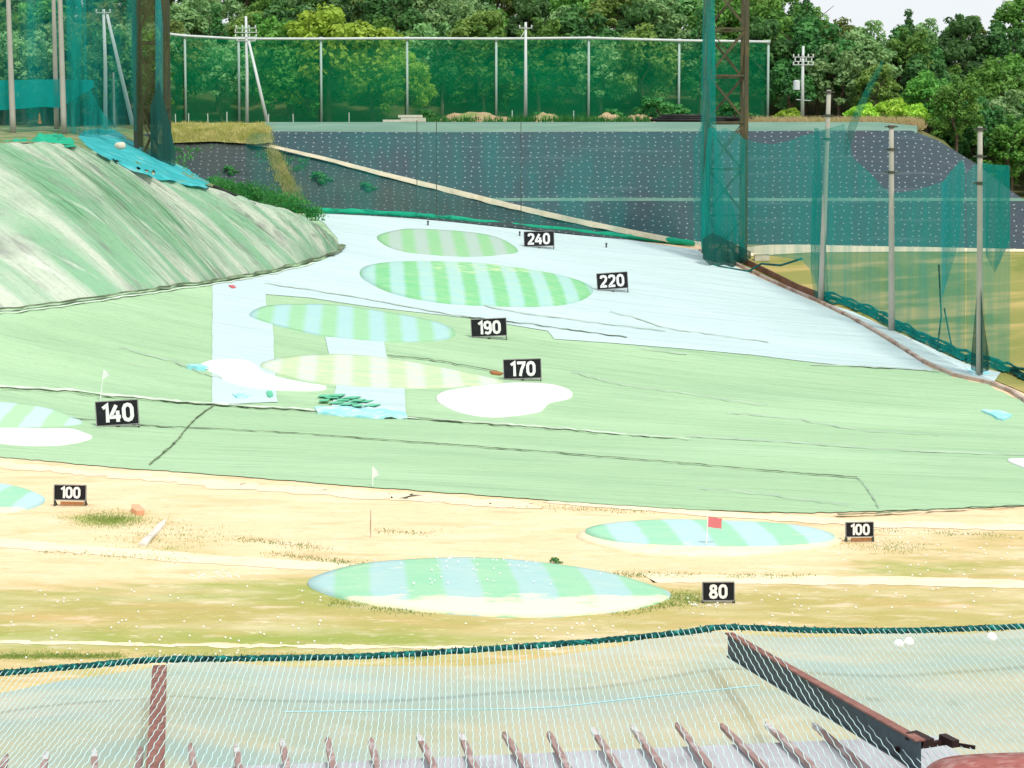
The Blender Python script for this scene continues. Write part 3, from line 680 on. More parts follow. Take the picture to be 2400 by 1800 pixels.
dome('target_green', 'raised oval green with bold stripes left of the 220 sign', 'golf green',
     [(843,643),(860,626),(920,617),(1000,615),(1120,620),(1240,634),(1330,652),(1385,674),(1384,694),(1340,714),(1260,722),(1160,721),(1040,714),(930,694),(862,664)], S220, .75, .14, wear=lambda qx, qy: .42*smooth01(655, 628, qy)*smooth01(900, 1100, qx), rim=3.2, group=GRP)
dome('target_green', 'small faded striped green farthest back, left of the 240 sign', 'golf green',
     ell((884,562),(985,539),(1214,589),(1080,604)), S240, .12, .14, group=GRP)
GB = 'white bunkers on the range'
dome('sand_bunker', 'large kidney-shaped white bunker in front of the 170 sign', 'bunker',
     [(1023,938),(1045,922),(1100,913),(1160,906),(1220,902),(1290,906),(1330,918),(1341,930),(1325,939),(1290,946),(1276,958),(1262,968),(1210,976),(1150,980),(1090,972),(1045,956)], m_sand, -.05, .2, group=GB)
dome('sand_bunker', 'long tadpole-shaped white bunker left of the worn green', 'bunker',
     [(462,867),(490,852),(530,848),(575,851),(600,864),(618,879),(660,893),(720,905),(764,912),(745,918),(680,918),(610,914),(560,906),(525,894),(508,880),(488,872)], m_sand, -.03, .24, group=GB)
dome('sand_bunker', 'pointed white bunker at the left edge in front of the 140 sign', 'bunker',
     [(-120,1020),(-60,1010),(20,1007),(100,1009),(165,1009),(195,1018),(216,1028),(190,1038),(140,1046),(60,1047),(-20,1040),(-90,1034)], m_sand, -.03, .14, group=GB)
dome('sand_bunker', 'white bunker corner cut off by the right edge of the photo', 'bunker',
     [(2362,1082),(2400,1080),(2480,1086),(2560,1100),(2520,1118),(2440,1112),(2395,1098)], m_sand, -.03, .14, group=GB)
# green edging at the foot of the bank
bm = bmesh.new(); pts = ground_pts([(x, y+1) for x, y in densify([(700,492),(715,498),(850,503),(1000,512),(1130,525),(1265,539),(1450,558),(1560,568),(1625,577)], 9, False)])
tube(bm, [p+Vector((0, -.5, .30+.12*noise.noise(p*.4))) for p in pts], [.32+.14*noise.noise(p*.8) for p in pts], 7)
tag(build('edging_net', bm, m_edging, origin=pts[20], smooth=True), 'long rolled green net edging along the foot of the dark bank behind the 240 sign', 'netting roll')

# ------------------------------------------------------------------ number signs
STR = {
 '1': [([(.16,.78),(.40,.96),(.40,.0)], False)],
 '2': [([(.07,.74),(.12,.90),(.28,.93),(.44,.88),(.50,.72),(.44,.52),(.24,.30),(.08,.10),(.08,.075),(.54,.075)], False)],
 '4': [([(.58,.28),(.05,.28),(.05,.34),(.36,.93)], False), ([(.42,.62),(.42,0)], False)],
 '7': [([(.04,.92),(.52,.92),(.50,.80),(.34,.45),(.24,0)], False)],
 '8': [([(.30,.93),(.44,.88),(.48,.74),(.42,.57),(.30,.52),(.18,.57),(.12,.74),(.16,.88)], True), ([(.30,.50),(.46,.43),(.52,.27),(.46,.12),(.30,.07),(.14,.12),(.08,.27),(.14,.43)], True)],
 '9': [([(.30,.93),(.46,.87),(.52,.70),(.46,.50),(.30,.43),(.14,.50),(.08,.70),(.14,.87)], True), ([(.52,.70),(.52,.30),(.44,.10),(.28,.06),(.10,.14)], False)],
 '0': [([(.30,.93),(.44,.88),(.52,.72),(.52,.28),(.44,.12),(.30,.07),(.16,.12),(.08,.28),(.08,.72),(.16,.88)], True)],
}
def stroke(bm, pts, closed, wd, ox, oz, s, y0, y1):
    P = [Vector((ox+p[0]*s, 0, oz+p[1]*s)) for p in pts]; n = len(P); L, Rr = [], []
    for i, p in enumerate(P):
        a = P[(i-1)%n] if closed or i else None; b = P[(i+1)%n] if closed or i < n-1 else None
        d1 = (p-a).normalized() if a is not None else (b-p).normalized(); d2 = (b-p).normalized() if b is not None else d1
        tn = (d1+d2); tn = tn.normalized() if tn.length > 1e-3 else d1
        nn = Vector((-tn.z, 0, tn.x)); k = min(1.7, 1/max(.35, nn.dot(Vector((-d1.z, 0, d1.x)))))
        L.append(p+nn*wd/2*k); Rr.append(p-nn*wd/2*k)
    vs = [[bm.verts.new((q.x, y, q.z)) for q in arr] for arr in (L, Rr) for y in (y0, y1)]   # L0 L1 R0 R1
    rng = range(n) if closed else range(n-1)
    for i in rng:
        j = (i+1)%n
        bm.faces.new((vs[0][i], vs[0][j], vs[2][j], vs[2][i])); bm.faces.new((vs[0][i], vs[1][i], vs[1][j], vs[0][j])); bm.faces.new((vs[2][i], vs[2][j], vs[3][j], vs[3][i]))
    if not closed:
        for i in (0, n-1): bm.faces.new((vs[0][i], vs[2][i], vs[3][i], vs[1][i]))
def sign(text, px, py, wpx, hpx, legpx, label, yaw, roll, dirty=0, kind=0, lean=-.06):
    base = G(px, py); wpx *= 1.06; hpx *= 1.08; sc_ = base.y/FPX/cp; W = wpx*sc_; Hh = hpx*sc_; leg = legpx*sc_
    t_ = empty('distance_sign', base, label, 'sign', 'numbered distance signs')
    Mx = Matrix.Translation(base) @ Matrix.Rotation(yaw, 4, 'Z') @ Matrix.Rotation(-roll, 4, 'Y') @ Matrix.Rotation(lean, 4, 'X')
    def part(name, bm, m, par=t_):
        bmesh.ops.recalc_face_normals(bm, faces=bm.faces)
        bmesh.ops.transform(bm, matrix=Mx, verts=bm.verts); return build(name, bm, m, par)
    bm = bmesh.new(); bar(bm, (0, .03, leg), (0, .03, leg+Hh), W, .05, Vector((0,1,0))); part('board', bm, m_black)
    fr = bmesh.new(); e = .035*W**.5
    for a, b in (((-W/2,0,leg),(W/2,0,leg)), ((-W/2,0,leg+Hh),(W/2,0,leg+Hh)), ((-W/2,0,leg+e*.6),(-W/2,0,leg+Hh-e*.6)), ((W/2,0,leg+e*.6),(W/2,0,leg+Hh-e*.6))):
        bar(fr, a, b, e, .09, Vector((0,1,0)))
    part('frame', fr, m_signframe)
    for q in (fr,): pass
    n = len(text); gh = Hh*.74; adv = [.68 if c != '1' else .54 for c in text]; tot = sum(adv)*gh*1.02
    k = min(1.0, W*.86/tot); sxx = gh*min(1.12, W*.84/tot/1.0) if k < 1 else gh
    x = -tot*min(1, k)/2*1.0
    for i, c in enumerate(text):
        nb = bmesh.new()
        for si, (pts, cl) in enumerate(STR[c]):
            P2 = [(p[0]*min(1, k)*1.02, p[1]) for p in pts]
            stroke(nb, P2, cl, gh*.20, x+.02*gh, leg+Hh*.13, gh, -.035-.002*si, -.003)
        part('numeral', nb, m_numeral); x += adv[i]*gh*min(1, k)*1.02
    for s in (-1, 1):
        lb = bmesh.new(); bar(lb, (s*W*.48, .02, -.15), (s*W*.48, .02, leg+.05), .09, .09)
        bar(lb, (s*W*.48, .05, leg*.9), (s*W*.48, .55*W**.5, -.1), .06, .06); part('leg', lb, m_darksteel)
    if kind == 0:
        cb = bmesh.new(); bar(cb, (-W*.52, -.02, leg*.45), (W*.52, -.02, leg*.45), .07, .07); part('bottom_rail', cb, m_signframe)
        mb = bmesh.new(); bar(mb, (-.12, -.05, leg*.30), (.12, -.05, leg*.30), .18, .18); part('clamp', mb, m_darksteel)
    if kind == 1:
        cb = bmesh.new(); bar(cb, (-W*.30, .05, leg*.45), (W*.42, .05, leg*.45), .12, leg*.55); part('timber_block', cb, m_orangewood)
    return t_
m_orangewood = M('orange_brown_timber', (.40,.18,.07), [((.22,.10,.05),(6,6,6),.45,.7,.8)])
sign('240', 1264, 584, 66, 32, 7, 'black 240 distance sign, white numerals, on the white groundsheet by the far green', 0, R(1.6))
sign('220', 1437, 686, 68, 35, 9, 'black 220 distance sign tilted to the right of the raised striped green', 0, R(4))
sign('190', 1147, 796, 78, 38, 8, 'black 190 distance sign right of the long striped green', 0, R(2.8))
sign('170', 1225, 893, 83, 42, 6, 'black 170 distance sign behind the large kidney-shaped bunker', 0, R(1.8))
sign('140', 277, 1003, 94, 53, 7, 'largest black 140 distance sign, tilted, beside a white flag on the green matting', 0, R(3.6))
sign('100', 164, 1186, 71, 33, 14, 'black 100 distance sign on a timber block at the left of the dry field', 0, R(-1), kind=1)
sign('100', 2015, 1270, 62, 32, 12, 'black 100 distance sign on a timber block right of the red-flag green', 0, R(1), kind=1)
sign('80', 1684, 1414, 71, 41, 6, 'black 80 distance sign, nearest of all, right of the near oval green', 0, R(.5), kind=2)

# ------------------------------------------------------------------ flags
def flag(px, py, toppx, toppy, mflag, label, fl, mpole=m_numeral, r=.02, hasflag=True):
    b = G(px, py); tp = at(toppx, toppy, b.y); t_ = empty('flagstick' if hasflag else 'marker_pole', b, label, 'flag' if hasflag else 'pole')
    bm = bmesh.new(); tube(bm, [b-Vector((0,0,.1)), tp], r, 6); build('pole', bm, mpole, t_)
    if not hasflag: return
    bm = bmesh.new(); d = (tp-b).normalized(); wv, hh, drop = fl; sc_ = b.y/FPX; rows = []
    for i in range(9):
        k = i/8; x = wv*sc_*k; row = []
        for j in range(6):
            h = hh*sc_*j/5*(1-(.0 if drop < .3 else k*.7)); 
            row.append(bm.verts.new(tp-d*(h+drop*sc_*hh*k)+Vector((x, .10*math.sin(k*7+j*.4)*k, 0))))
        rows.append(row)
    for a, c in zip(rows, rows[1:]):
        for j in range(5): bm.faces.new((a[j], a[j+1], c[j+1], c[j]))
    build('flag_cloth', bm, mflag, t_, smooth=True)
flag(1655, 1289, 1659, 1210, m_flagred, 'thin flagstick with a red flag on the green left of the right 100 sign', (34, 25, .22), r=.022)
flag(234, 944, 243, 866, m_flagwhite, 'leaning white flagstick with a small white flag behind the 140 sign', (14, 24, .35), r=.035)
flag(873, 1141, 874, 1094, m_flagwhite, 'short flagstick with a drooping white flag at the turf edge, mid field', (14, 26, .5), r=.03)
flag(868, 1260, 869, 1195, None, 'bare thin yellowish pole standing on the dry field below the white flag', None, mpole=m_kerb, r=.022, hasflag=False)
for px, py, h in ((1003,530,13),(1218,555,13),(1421,582,13)):
    b = G(px, py); bm = bmesh.new(); bar(bm, b-Vector((0,0,.2)), b+Vector((0,0,h*b.y/FPX)), .16, .16); bar(bm, b+Vector((-.12,0,h*.8*b.y/FPX)), b+Vector((.12,0,h*.8*b.y/FPX)), .05, .1)
    tag(build('stake', bm, m_darksteel, origin=b), {1003: 'short dark stake behind the left half of the farthest green', 1218: 'short dark stake just left of the 240 sign', 1421: 'short dark stake right of the 240 sign'}[px], 'stake', 'dark stakes along the far edge of the groundsheet')

# ------------------------------------------------------------------ scraps on the field
def scrap(pts, m, label, cat, name='plastic_scrap', h=.12, dz=.2, smooth=False):
    wp = ground_pts(cat_rom(pts, 3) if smooth else densify(pts, 12)); c = sum(wp, Vector())/len(wp); bm = bmesh.new()
    top = [bm.verts.new(p+Vector((0,0,dz+h*noise.noise(p*.9)))) for p in wp]; bt = [bm.verts.new(v.co-Vector((0,0,dz))) for v in top]
    cv = bm.verts.new(c+Vector((0,0,dz+h*.5))); n = len(top)
    for i in range(n): bm.faces.new((cv, top[i], top[(i+1)%n])); bm.faces.new((top[i], bt[i], bt[(i+1)%n], top[(i+1)%n]))
    bmesh.ops.recalc_face_normals(bm, faces=bm.faces)
    return tag(build(name, bm, m, origin=c), label, cat)
scrap([(438,866),(470,863),(486,866),(490,871),(462,871)], m_cyanbit, 'small cyan plastic tip at the left end of the tadpole bunker', 'plastic sheet', dz=.34)
scrap([(545,929),(570,926),(590,929),(576,937),(556,938)], m_cyanbit, 'cyan plastic scrap on the left strip of white groundsheet', 'plastic sheet')
scrap([(625,923),(638,923),(640,932),(632,936),(626,932)], m_greenbit, 'tiny green turf scrap on the turf between the two white strips', 'turf scrap')
scrap([(738,964),(790,958),(850,962),(900,964),(948,972),(955,984),(880,984),(800,978),(745,972)], m_cyanbit, 'long cyan and white plastic sheet below the heap of green turf tiles', 'plastic sheet', h=.3)
scrap([(2300,967),(2340,966),(2372,977),(2352,988),(2338,986),(2326,977)], m_cyanbit, 'small cyan and white plastic sheet on the turf near the right edge', 'plastic sheet')
scrap([(2262,865)]+[(2290,868),(2320,880),(2280,884)], m_cyanbit, 'pale plastic sheet tucked behind the kerb at the foot of the right pole', 'plastic sheet')
scrap([(1148,876),(1165,874),(1180,878),(1172,882),(1155,880)], m_orangewood, 'small brown plank on the turf just left of the 170 sign', 'plank', name='plank')
scrap([(308,1196),(325,1194),(338,1201),(336,1208),(320,1207),(308,1201)], M('orange_bucket_plastic', (.85,.42,.25)), 'small orange plastic scrap on the grass right of the left 100 sign', 'plastic scrap', dz=.25)
scrap([(326,1280),(350,1255),(372,1232),(390,1222),(386,1234),(368,1254),(345,1280)], M('pale_gravel_heap', (.72,.68,.60),[((.4,.38,.3),(3,3,3),.5,.7,.6)], bump=((5,5,5),)), 'narrow strip of pale gravel in the green patch of the dry field', 'gravel strip', name='gravel_strip', dz=.12)
scrap([(536,674),(548,673),(553,677),(545,679)], m_flagred, 'tiny red scrap on the white groundsheet near the mound foot', 'plastic scrap')
k = 0
for (x, y, lw) in ((762,932,26),(775,937,26),(792,934,26),(806,941,28),(825,938,26),(838,946,26),(856,945,24),(872,956,26),(760,946,22),(790,948,26),(815,953,26),(838,958,22)):
    b = G(x, y); a = random.uniform(-.2, .2); bm = bmesh.new(); s = lw*b.y/FPX
    bar(bm, b+Vector((-s/2, s*a, .14+.05*(k%3))), b+Vector((s/2, -s*a, .16+.05*(k%3))), s*.9*2.0, .05)
    tag(build('turf_tile', bm, m_greenbit, origin=b), 'square green turf tile lying in the loose heap on the right white strip', 'turf tile', 'loose green turf tiles in a heap'); k += 1

# ------------------------------------------------------------------ kerb and bundled net along the right boundary
KERB = [(1640,590),(1719,618),(1802,658),(1860,684),(1918,708),(1994,746),(2074,792),(2120,822),(2164,850),(2236,882),(2320,900),(2370,920),(2400,940),(2460,985),(2560,1060)]
pts = ground_pts(densify(KERB, 10, False)); bm = bmesh.new()
for a, b in zip(pts, pts[1:]):
    mm = b+(b-a)*.02
    bar(bm, a+Vector((0,0,.10)), mm+Vector((0,0,.10+.0)), .32, .34)
bmesh.ops.recalc_face_normals(bm, faces=bm.faces)
tag(build('kerb', bm, m_kerb, origin=pts[len(pts)//2]), 'pinkish concrete kerb along the right edge of the white groundsheet', 'kerb')
BD = [(1719,608),(1802,648),(1870,682),(1918,700)]
pts = ground_pts(densify(BD, 10, False)); bm = bmesh.new()
for a, b in zip(pts, pts[1:]): bar(bm, a+Vector((0,0,.3)), b+(b-a)*.02+Vector((0,0,.3)), .12, .75)
tag(build('retaining_board', bm, m_drain, origin=pts[5]), 'dark brown board edging the yellow grass between tower and first right pole', 'board edging')
ROPE = [(1922,702),(1960,712),(1998,724),(2045,742),(2085,766),(2115,778),(2150,796),(2190,816),(2233,834),(2287,856),(2320,860),(2345,868),(2400,890),(2470,930)]
pts = ground_pts(densify(ROPE, 8, False)); bm = bmesh.new()
for kk in range(3):
    tube(bm, [p+Vector((.15*noise.noise(p*.7+Vector((kk*9,0,0))), 0, .35+.22*kk+.30*noise.noise(p*.5+Vector((0,kk*7,0))))) for p in pts], [.13+.12*noise.noise(p*1.1+Vector((kk*3,0,0))) for p in pts], 6)
for i in range(0, len(pts)-2, 1):     # frayed loops hanging down
    if random.random() < .8:
        a = pts[i]+Vector((0,-.25,.3)); L = random.uniform(.3, 1.2); c = a+Vector((random.uniform(-.6,.9), -random.uniform(.5, 1.3), -.15)); 
        tube(bm, [a, (a+c)/2+Vector((random.uniform(-.2,.2),0,-.1)), c], [.14, .10, .05], 5)
for i in range(0, len(pts)-6, 6):
    a = pts[i]+Vector((0,-.2,.3)); b = pts[i+5]+Vector((0,-.2,.3)); m_ = (a+b)/2+Vector((0,-1.6,-.35)); m_.z = float(zf(m_.x, m_.y))+.18
    tube(bm, [a, a.lerp(m_,.6), m_, b.lerp(m_,.6), b], [.13,.10,.09,.10,.13], 5)
tag(build('bundled_net', bm, m_bundle, origin=pts[len(pts)//2], smooth=True), 'dark teal bundle of gathered netting lying along the kerb between the right poles', 'netting bundle')

# ------------------------------------------------------------------ poles on the right
def pole(px0, py0, Y, px1, py1, rad, m, label, name='net_pole', group='tall poles holding the side netting', collars=3, tip=True):
    b = at(px0, py0, Y); tp = at(px1, py1, Y); t_ = empty(name, b, label, 'pole', group)
    bm = bmesh.new(); n = 9; tube(bm, [b.lerp(tp, i/n)-Vector((0,0,.3 if i == 0 else 0)) for i in range(n+1)], [rad*(1.15-.35*i/n) for i in range(n+1)], 10); build('shaft', bm, m, t_, smooth=True)
    for k in range(collars):
        bm = bmesh.new(); q = b.lerp(tp, .99-.11*k); tube(bm, [q-Vector((0,0,.12)), q+Vector((0,0,.12))], rad*1.15, 8)
        bar(bm, q+Vector((-rad*2.2,0,0)), q+Vector((rad*2.2,0,0)), .08, .12); build('collar', bm, m_darksteel, t_)
    return t_
pole(1924, 708, 206, 1943, 211, .26, m_concrete, 'concrete net pole nearest the lattice tower, at the right kerb')
pole(2090, 776, 190, 2089, 292, .26, m_concrete, 'concrete net pole in the middle of the three along the right kerb')
pole(2296, 870, 172, 2297, 297, .25, m_concrete, 'rightmost of the three concrete poles along the right kerb')

# ------------------------------------------------------------------ hanging nets
def netsheet(name, cols, m, label, rows_=16, fold=.6, step=6, origin=None, cat='netting', foldf=.5):
    """cols: (px, Y, ytop, ybot) -> a hanging cloth of netting with soft vertical folds"""
    xs_ = np.arange(cols[0][0], cols[-1][0]+.1, step); bm = bmesh.new(); pr = None
    for x in xs_:
        Y = interp(x, cols, 1); yt = interp(x, cols, 2); yb = interp(x, cols, 3); row = []
        a = at(x, yt, Y); b = at(x, yb, Y); 
        for j in range(rows_+1):
            p = a.lerp(b, j/rows_); p.y += fold*noise.noise(Vector((p.x*foldf, p.z*.05, 2)))*(.25+.75*j/rows_); row.append(bm.verts.new(p))
        if pr:
            for j in range(rows_): bm.faces.new((pr[j], pr[j+1], row[j+1], row[j]))
        pr = row
    o = build(name, bm, m, origin=at(cols[0][0], cols[0][3], cols[0][1]), smooth=True)
    return tag(o, label, cat)
TEAL = (.01,.33,.29)
n_strap = net_mat('thin_strap_netting', (.01,.18,.13), .30, scl=(1.5,.5,.06), lo=.35, hi=.7, extra=.35)
n_side = net_mat('teal_side_netting', TEAL, .36, scl=(.7,.5,.06), lo=.38, hi=.72, extra=.30)
n_faint = net_mat('faint_teal_netting', TEAL, .08, scl=(.30,.3,.10), lo=.38, hi=.75, extra=.36)
n_dense = net_mat('dense_teal_netting', (.012,.29,.25), .30, scl=(1.9,1.2,.12), lo=.35, hi=.65, extra=.55)
n_green = net_mat('green_fence_netting', (.002,.34,.14), .26, scl=(.06,.06,.12), lo=.35, hi=.7, extra=.22)
n_dark = net_mat('dark_gathered_netting', (.02,.10,.085), .66, scl=(1.5,1.2,.06), lo=.35, hi=.65, extra=.35)
n_brown = net_mat('brown_mottled_netting', (.085,.10,.045), .34, scl=(1.1,.9,.45), lo=.4, hi=.62, extra=.42)
n_cyan = net_mat('bright_cyan_netting', (.02,.38,.40), .35, scl=(.8,.6,.06), lo=.35, hi=.68, extra=.4)
netsheet('side_net', [(1738,224,322,588),(1775,221,334,595),(1810,218,338,600),(1850,214,330,605),(1880,211,318,612),(1905,208.5,312,640),(1918,207,307,685),(1925,206.2,305,702),(1945,204.5,300,708),(1980,200.8,290,716),(1990,200,330,720),(2000,199,372,724),(2040,195,406,742),(2070,192.3,438,760),
    (2090,190.3,452,770),(2140,185.8,447,790),(2180,182.3,436,812),(2215,179,422,826),(2228,178,400,832),(2250,176,374,842),(2258,175.3,378,846),(2264,174.8,404,848)], n_side, 'teal side net with a sagging top edge hanging between the three right poles', step=4)
netsheet('side_net', [(2264,174.6,408,848),(2280,173.4,388,856),(2297,172.2,380,862),(2330,169.6,386,866),(2366,167,388,872)], n_side, 'narrow teal net panel hanging right of the rightmost pole', step=3, fold=1.0)
netsheet('gathered_net', [(2310,171,386,600),(2330,169.6,386,640),(2366,167,388,560)], n_dense, 'bright teal gathered net at the far right beside the rightmost pole', step=2, fold=1.2, foldf=1.5)
netsheet('gathered_net', [(1900,208.6,560,640),(1908,208,300,690),(1918,207.2,300,725),(1936,205.6,560,733),(1942,205,690,722)], n_dense, 'teal bunch of netting gathered at the foot of the pole nearest the tower', step=2, fold=1.0, foldf=1.8)
netsheet('gathered_net', [(2208,179.2,430,700),(2228,178,402,640),(2246,176.5,385,560),(2258,175.4,380,440)], n_cyan, 'light cyan fold of netting left of the rightmost pole', step=2, fold=1.0, foldf=1.8)
netsheet('gathered_net', [(2276,173.6,835,866),(2288,172.6,700,872),(2296,172,640,878),(2304,171.3,740,872),(2318,170.4,838,868)], n_dark, 'dark cone of netting tied at the foot of the rightmost pole', step=2, fold=.8, foldf=2)
netsheet('net_strap', [(1980,200.5,318,372),(1994,200,280,340),(2010,200,245,292),(2028,200,208,246),(2044,200,176,210),(2062,200,148,172),(2070,200,138,152)], n_strap, 'slanting teal strip of netting rising from the side net in front of the trees', step=2, fold=.4)
# thin ropes hanging from the side net
for pp, lab in (([(2200,620,180),(2206,740,180),(2196,822,180.2)], 'thin dark rope hanging left of the gap in the side net'), ([(2213,722,179),(2222,770,179),(2234,830,178.5)], 'thin dark rope slanting down to the bundled net'), ([(1670,622,221),(1685,640,220),(1720,645,219),(1755,636,218),(1785,618,217),(1830,622,215),(1880,606,212)], 'dark rope drooping from the tower foot across the kerb to the first pole')):
    bm = bmesh.new(); q = [at(*p) for p in pp]
    for p in q:
        gz = float(zf(p.x, p.y)) + .12
        if p.z < gz: p.z = gz
    tube(bm, q, .07 if 'tower' not in lab else .12, 5); tag(build('rope', bm, m_bundle, origin=q[0]), lab, 'rope')

# ------------------------------------------------------------------ lattice towers
def tower(pxc, pybase, Y, wpx, ztop, label, mleg, mbr, ang=0, nseg=9):
    b = at(pxc, pybase, Y); t_ = empty('lattice_tower', b, label, 'tower', 'lattice steel towers carrying the nets'); W = wpx*Y/FPX; s = W/2
    cs = [Vector((a*s, c*s, 0)) for a, c in ((-1,-1),(1,-1),(1,1),(-1,1))]; cs = [Matrix.Rotation(ang, 3, 'Z') @ c for c in cs]
    Ht = ztop-b.z
    for c in cs:
        bm = bmesh.new(); bar(bm, b+c-Vector((0,0,.5)), b+c+Vector((0,0,Ht)), .42, .42); build('leg', bm, mleg, t_)
    hh = Ht/nseg
    for f in range(4):
        c0, c1 = cs[f], cs[(f+1)%4]
        bm = bmesh.new()
        for k in range(nseg):
            z0, z1 = Vector((0,0,k*hh)), Vector((0,0,(k+1)*hh)); off = (c0+c1).normalized()*.06
            if k % 2 == f % 2: bar(bm, b+c0+z0, b+c1+z1, .24, .24); bar(bm, b+(c0+c1)/2+z0+hh*Vector((0,0,.5))+off, b+c0+z1+off, .10, .10)
            else: bar(bm, b+c1+z0, b+c0+z1, .24, .24)
            bar(bm, b+c0+z1+off, b+c1+z1+off, .16, .20)
        build('bracing', bm, mbr, t_)
    return t_, b, cs
tR, bR, csR = tower(1697, 612, 226, 88, 42, 'lattice steel tower draped in teal netting at the right end of the dark bank', m_rustbrown, m_rustbrown, nseg=7)
tL, bL, csL = tower(359, 400, 224, 66, 44, 'dark lattice steel tower wrapped in brownish netting on the left', m_darksteel, m_rustbrown, nseg=4)
netsheet('gathered_net', [(1640,223.5,430,560),(1648,223.2,-60,600),(1660,223,-60,612),(1674,223,-60,618),(1680,223,420,622)], n_dense, 'teal net column wrapped down the left leg of the right tower', step=2, fold=.8, foldf=1.6)
netsheet('gathered_net', [(1644,222.6,470,575),(1660,222.4,300,606),(1680,222.4,300,622),(1700,222.4,430,620),(1722,222.6,500,612),(1744,222.8,590,604)], n_dense, 'wide fold of teal netting spreading over the base of the right tower', step=2, fold=1.2, foldf=1.2)
netsheet('gathered_net', [(1674,222,310,614),(1700,222,300,620),(1736,222.2,316,612),(1746,222.4,330,600)], n_side, 'thin teal netting stretched across the lower half of the right tower', step=3, fold=.6)
netsheet('gathered_net', [(1646,221,560,606),(1670,221,545,628),(1700,221,560,634),(1730,221,575,622),(1760,221,590,606)], n_dark, 'dark heap of netting piled at the foot of the right tower', step=2, fold=2.0, foldf=1.2)
netsheet('gathered_net', [(1626,226,330,560),(1640,225,300,580),(1652,224,290,590)], n_side, 'narrow teal net edge left of the right tower', step=3)
netsheet('back_net', [(575,242.5,330,440),(590,241,312,480),(720,237.6,312,500),(960,236.6,312,504),(1060,236.6,311,508),(1300,236.6,311,530),(1640,235.5,311,574)], n_faint, 'faint teal net hanging in front of the dark bank between ramp and right tower', step=6, fold=.5)
for x, y0, y1 in ((977,282,505),(1023,282,508),(1221,282,520)):
    bm = bmesh.new(); tube(bm, [at(x, y0, 236.8), at(x, y1, 236.8)], .045, 5)
    tag(build('cable', bm, m_darksteel, origin=at(x, y1, 236.8)), {977: 'thin dark cable down the bank, leftmost of three', 1023: 'thin dark cable down the bank, middle of three', 1221: 'thin dark cable down the bank above the 240 sign'}[x], 'cable', 'thin cables in front of the bank')
netsheet('gathered_net', [(318,221.5,-60,300),(330,220.6,-60,352),(350,220.4,-60,368),(372,220.4,-60,378),(392,220.8,-60,362),(400,221.5,30,350)], n_brown, 'brown mottled netting wrapped around the left tower', step=3, fold=1.0, foldf=.9)
netsheet('gathered_net', [(364,220,-60,250),(372,219.8,-60,300),(382,219.9,60,310)], n_cyan, 'light teal strip of netting hanging down the right side of the left tower', step=2, fold=.5)
netsheet('gathered_net', [(352,219.5,250,380),(372,219.5,190,395),(395,219.7,280,392),(412,220,355,388)], n_dark, 'dark netting gathered round the foot of the left tower', step=2, fold=1.0, foldf=1.4)
netsheet('left_net', [(-120,226,-80,310),(0,226,-80,312),(150,225,-80,312),(240,224,-80,312),(325,222,-80,306)], net_mat('left_teal_netting', TEAL, .18, scl=(.55,.2,.04), lo=.4, hi=.68, extra=.42), 'tall teal net filling the space left of the left tower', step=6, fold=1.0)
netsheet('gathered_net', [(156,221,-60,302),(172,220.8,-60,316),(186,220.8,-60,322),(200,221,-20,318),(206,221,200,316),(240,221.4,262,318),(262,221.6,290,312)], n_dense, 'dense teal net column hanging above the cyan tarp', step=3, fold=1.4, foldf=1.2)
netsheet('windbreak_sheet', [(-80,223,190,250),(0,223,188,258),(60,223,187,254),(100,223,186,250),(140,222.6,186,253),(220,222,188,205)], net_mat('teal_windbreak', (.01,.38,.36), .70, scl=(.3,.3,.3), lo=.4, hi=.65, extra=.25), 'horizontal teal windbreak sheet strung between the left trees and poles', step=4, fold=.6)
# lumps of net on the left crest
for i, (x0, x1, y0, y1, lab, mm) in enumerate(((8,70,322,334,'low green heap of netting at the left end of the mound crest', m_edging), (62,178,304,340,'larger heap of green netting on the mound crest left of the cyan tarp', m_edging))):
    bm = bmesh.new(); n = 26; pr = None
    for a in range(n+1):
        k = a/n; x = x0+(x1-x0)*k; hh = math.sin(math.pi*min(1, k*.96+.02))**.6; row = []
        for j in range(6):
            q = j/5; top = y1-(y1-y0)*hh*(.75+.4*noise.noise(Vector((x*.06, i*4, 0)))); p = at(x, y1+4+(top-y1-4)*math.sin(q*math.pi/2), 202.2+4*q)
            p += Vector((0, .3, .2))*noise.noise(p*1.3); row.append(bm.verts.new(p))
        if pr:
            for j in range(5): bm.faces.new((pr[j], pr[j+1], row[j+1], row[j]))
        pr = row
    tag(build('net_heap', bm, mm, origin=at(x0, y1, 203), smooth=True), lab, 'netting heap')
# cyan tarp draped over the mound crest
tarp = [(182,318),(198,306),(232,302),(262,303),(282,312),(300,324),(336,344),(374,368),(420,388),(470,406),(506,420),(500,432),(484,443),(440,434),(404,424),(362,417),(318,402),(272,382),(234,362),(206,344)]
tp = densify(tarp, 6); inner = [(x+random.uniform(-1, 1), y+random.uniform(-1, 1)) for x in range(180, 510, 5) for y in range(300, 446, 4)]
vo, eo, fo, *_ = delaunay_2d_cdt([Vector(p) for p in tp]+[Vector(p) for p in inner], [(i, (i+1) % len(tp)) for i in range(len(tp))], [], 1, 1e-4)
bm = bmesh.new(); vs = []; last = None
for v in vo:
    p = None
    for tr in (bvh_m, bvh_b):
        h = hitb([tr], v.x, v.y)
        if h is not None and (p is None or h.y < p.y): p = h
    if p is None: p = at(v.x, v.y, 214)
    d = (Vector((0,0,CAMZ))-p).normalized(); p = p+d*.9; p += Vector((0,0,1))*(.16*noise.noise(Vector((v.x*.05-v.y*.07, v.x*.02, 1)))+.08*noise.noise(Vector((v.x*.2-v.y*.25, 0, 1))))
    vs.append(bm.verts.new(p))
for f in fo: bm.faces.new([vs[i] for i in f])
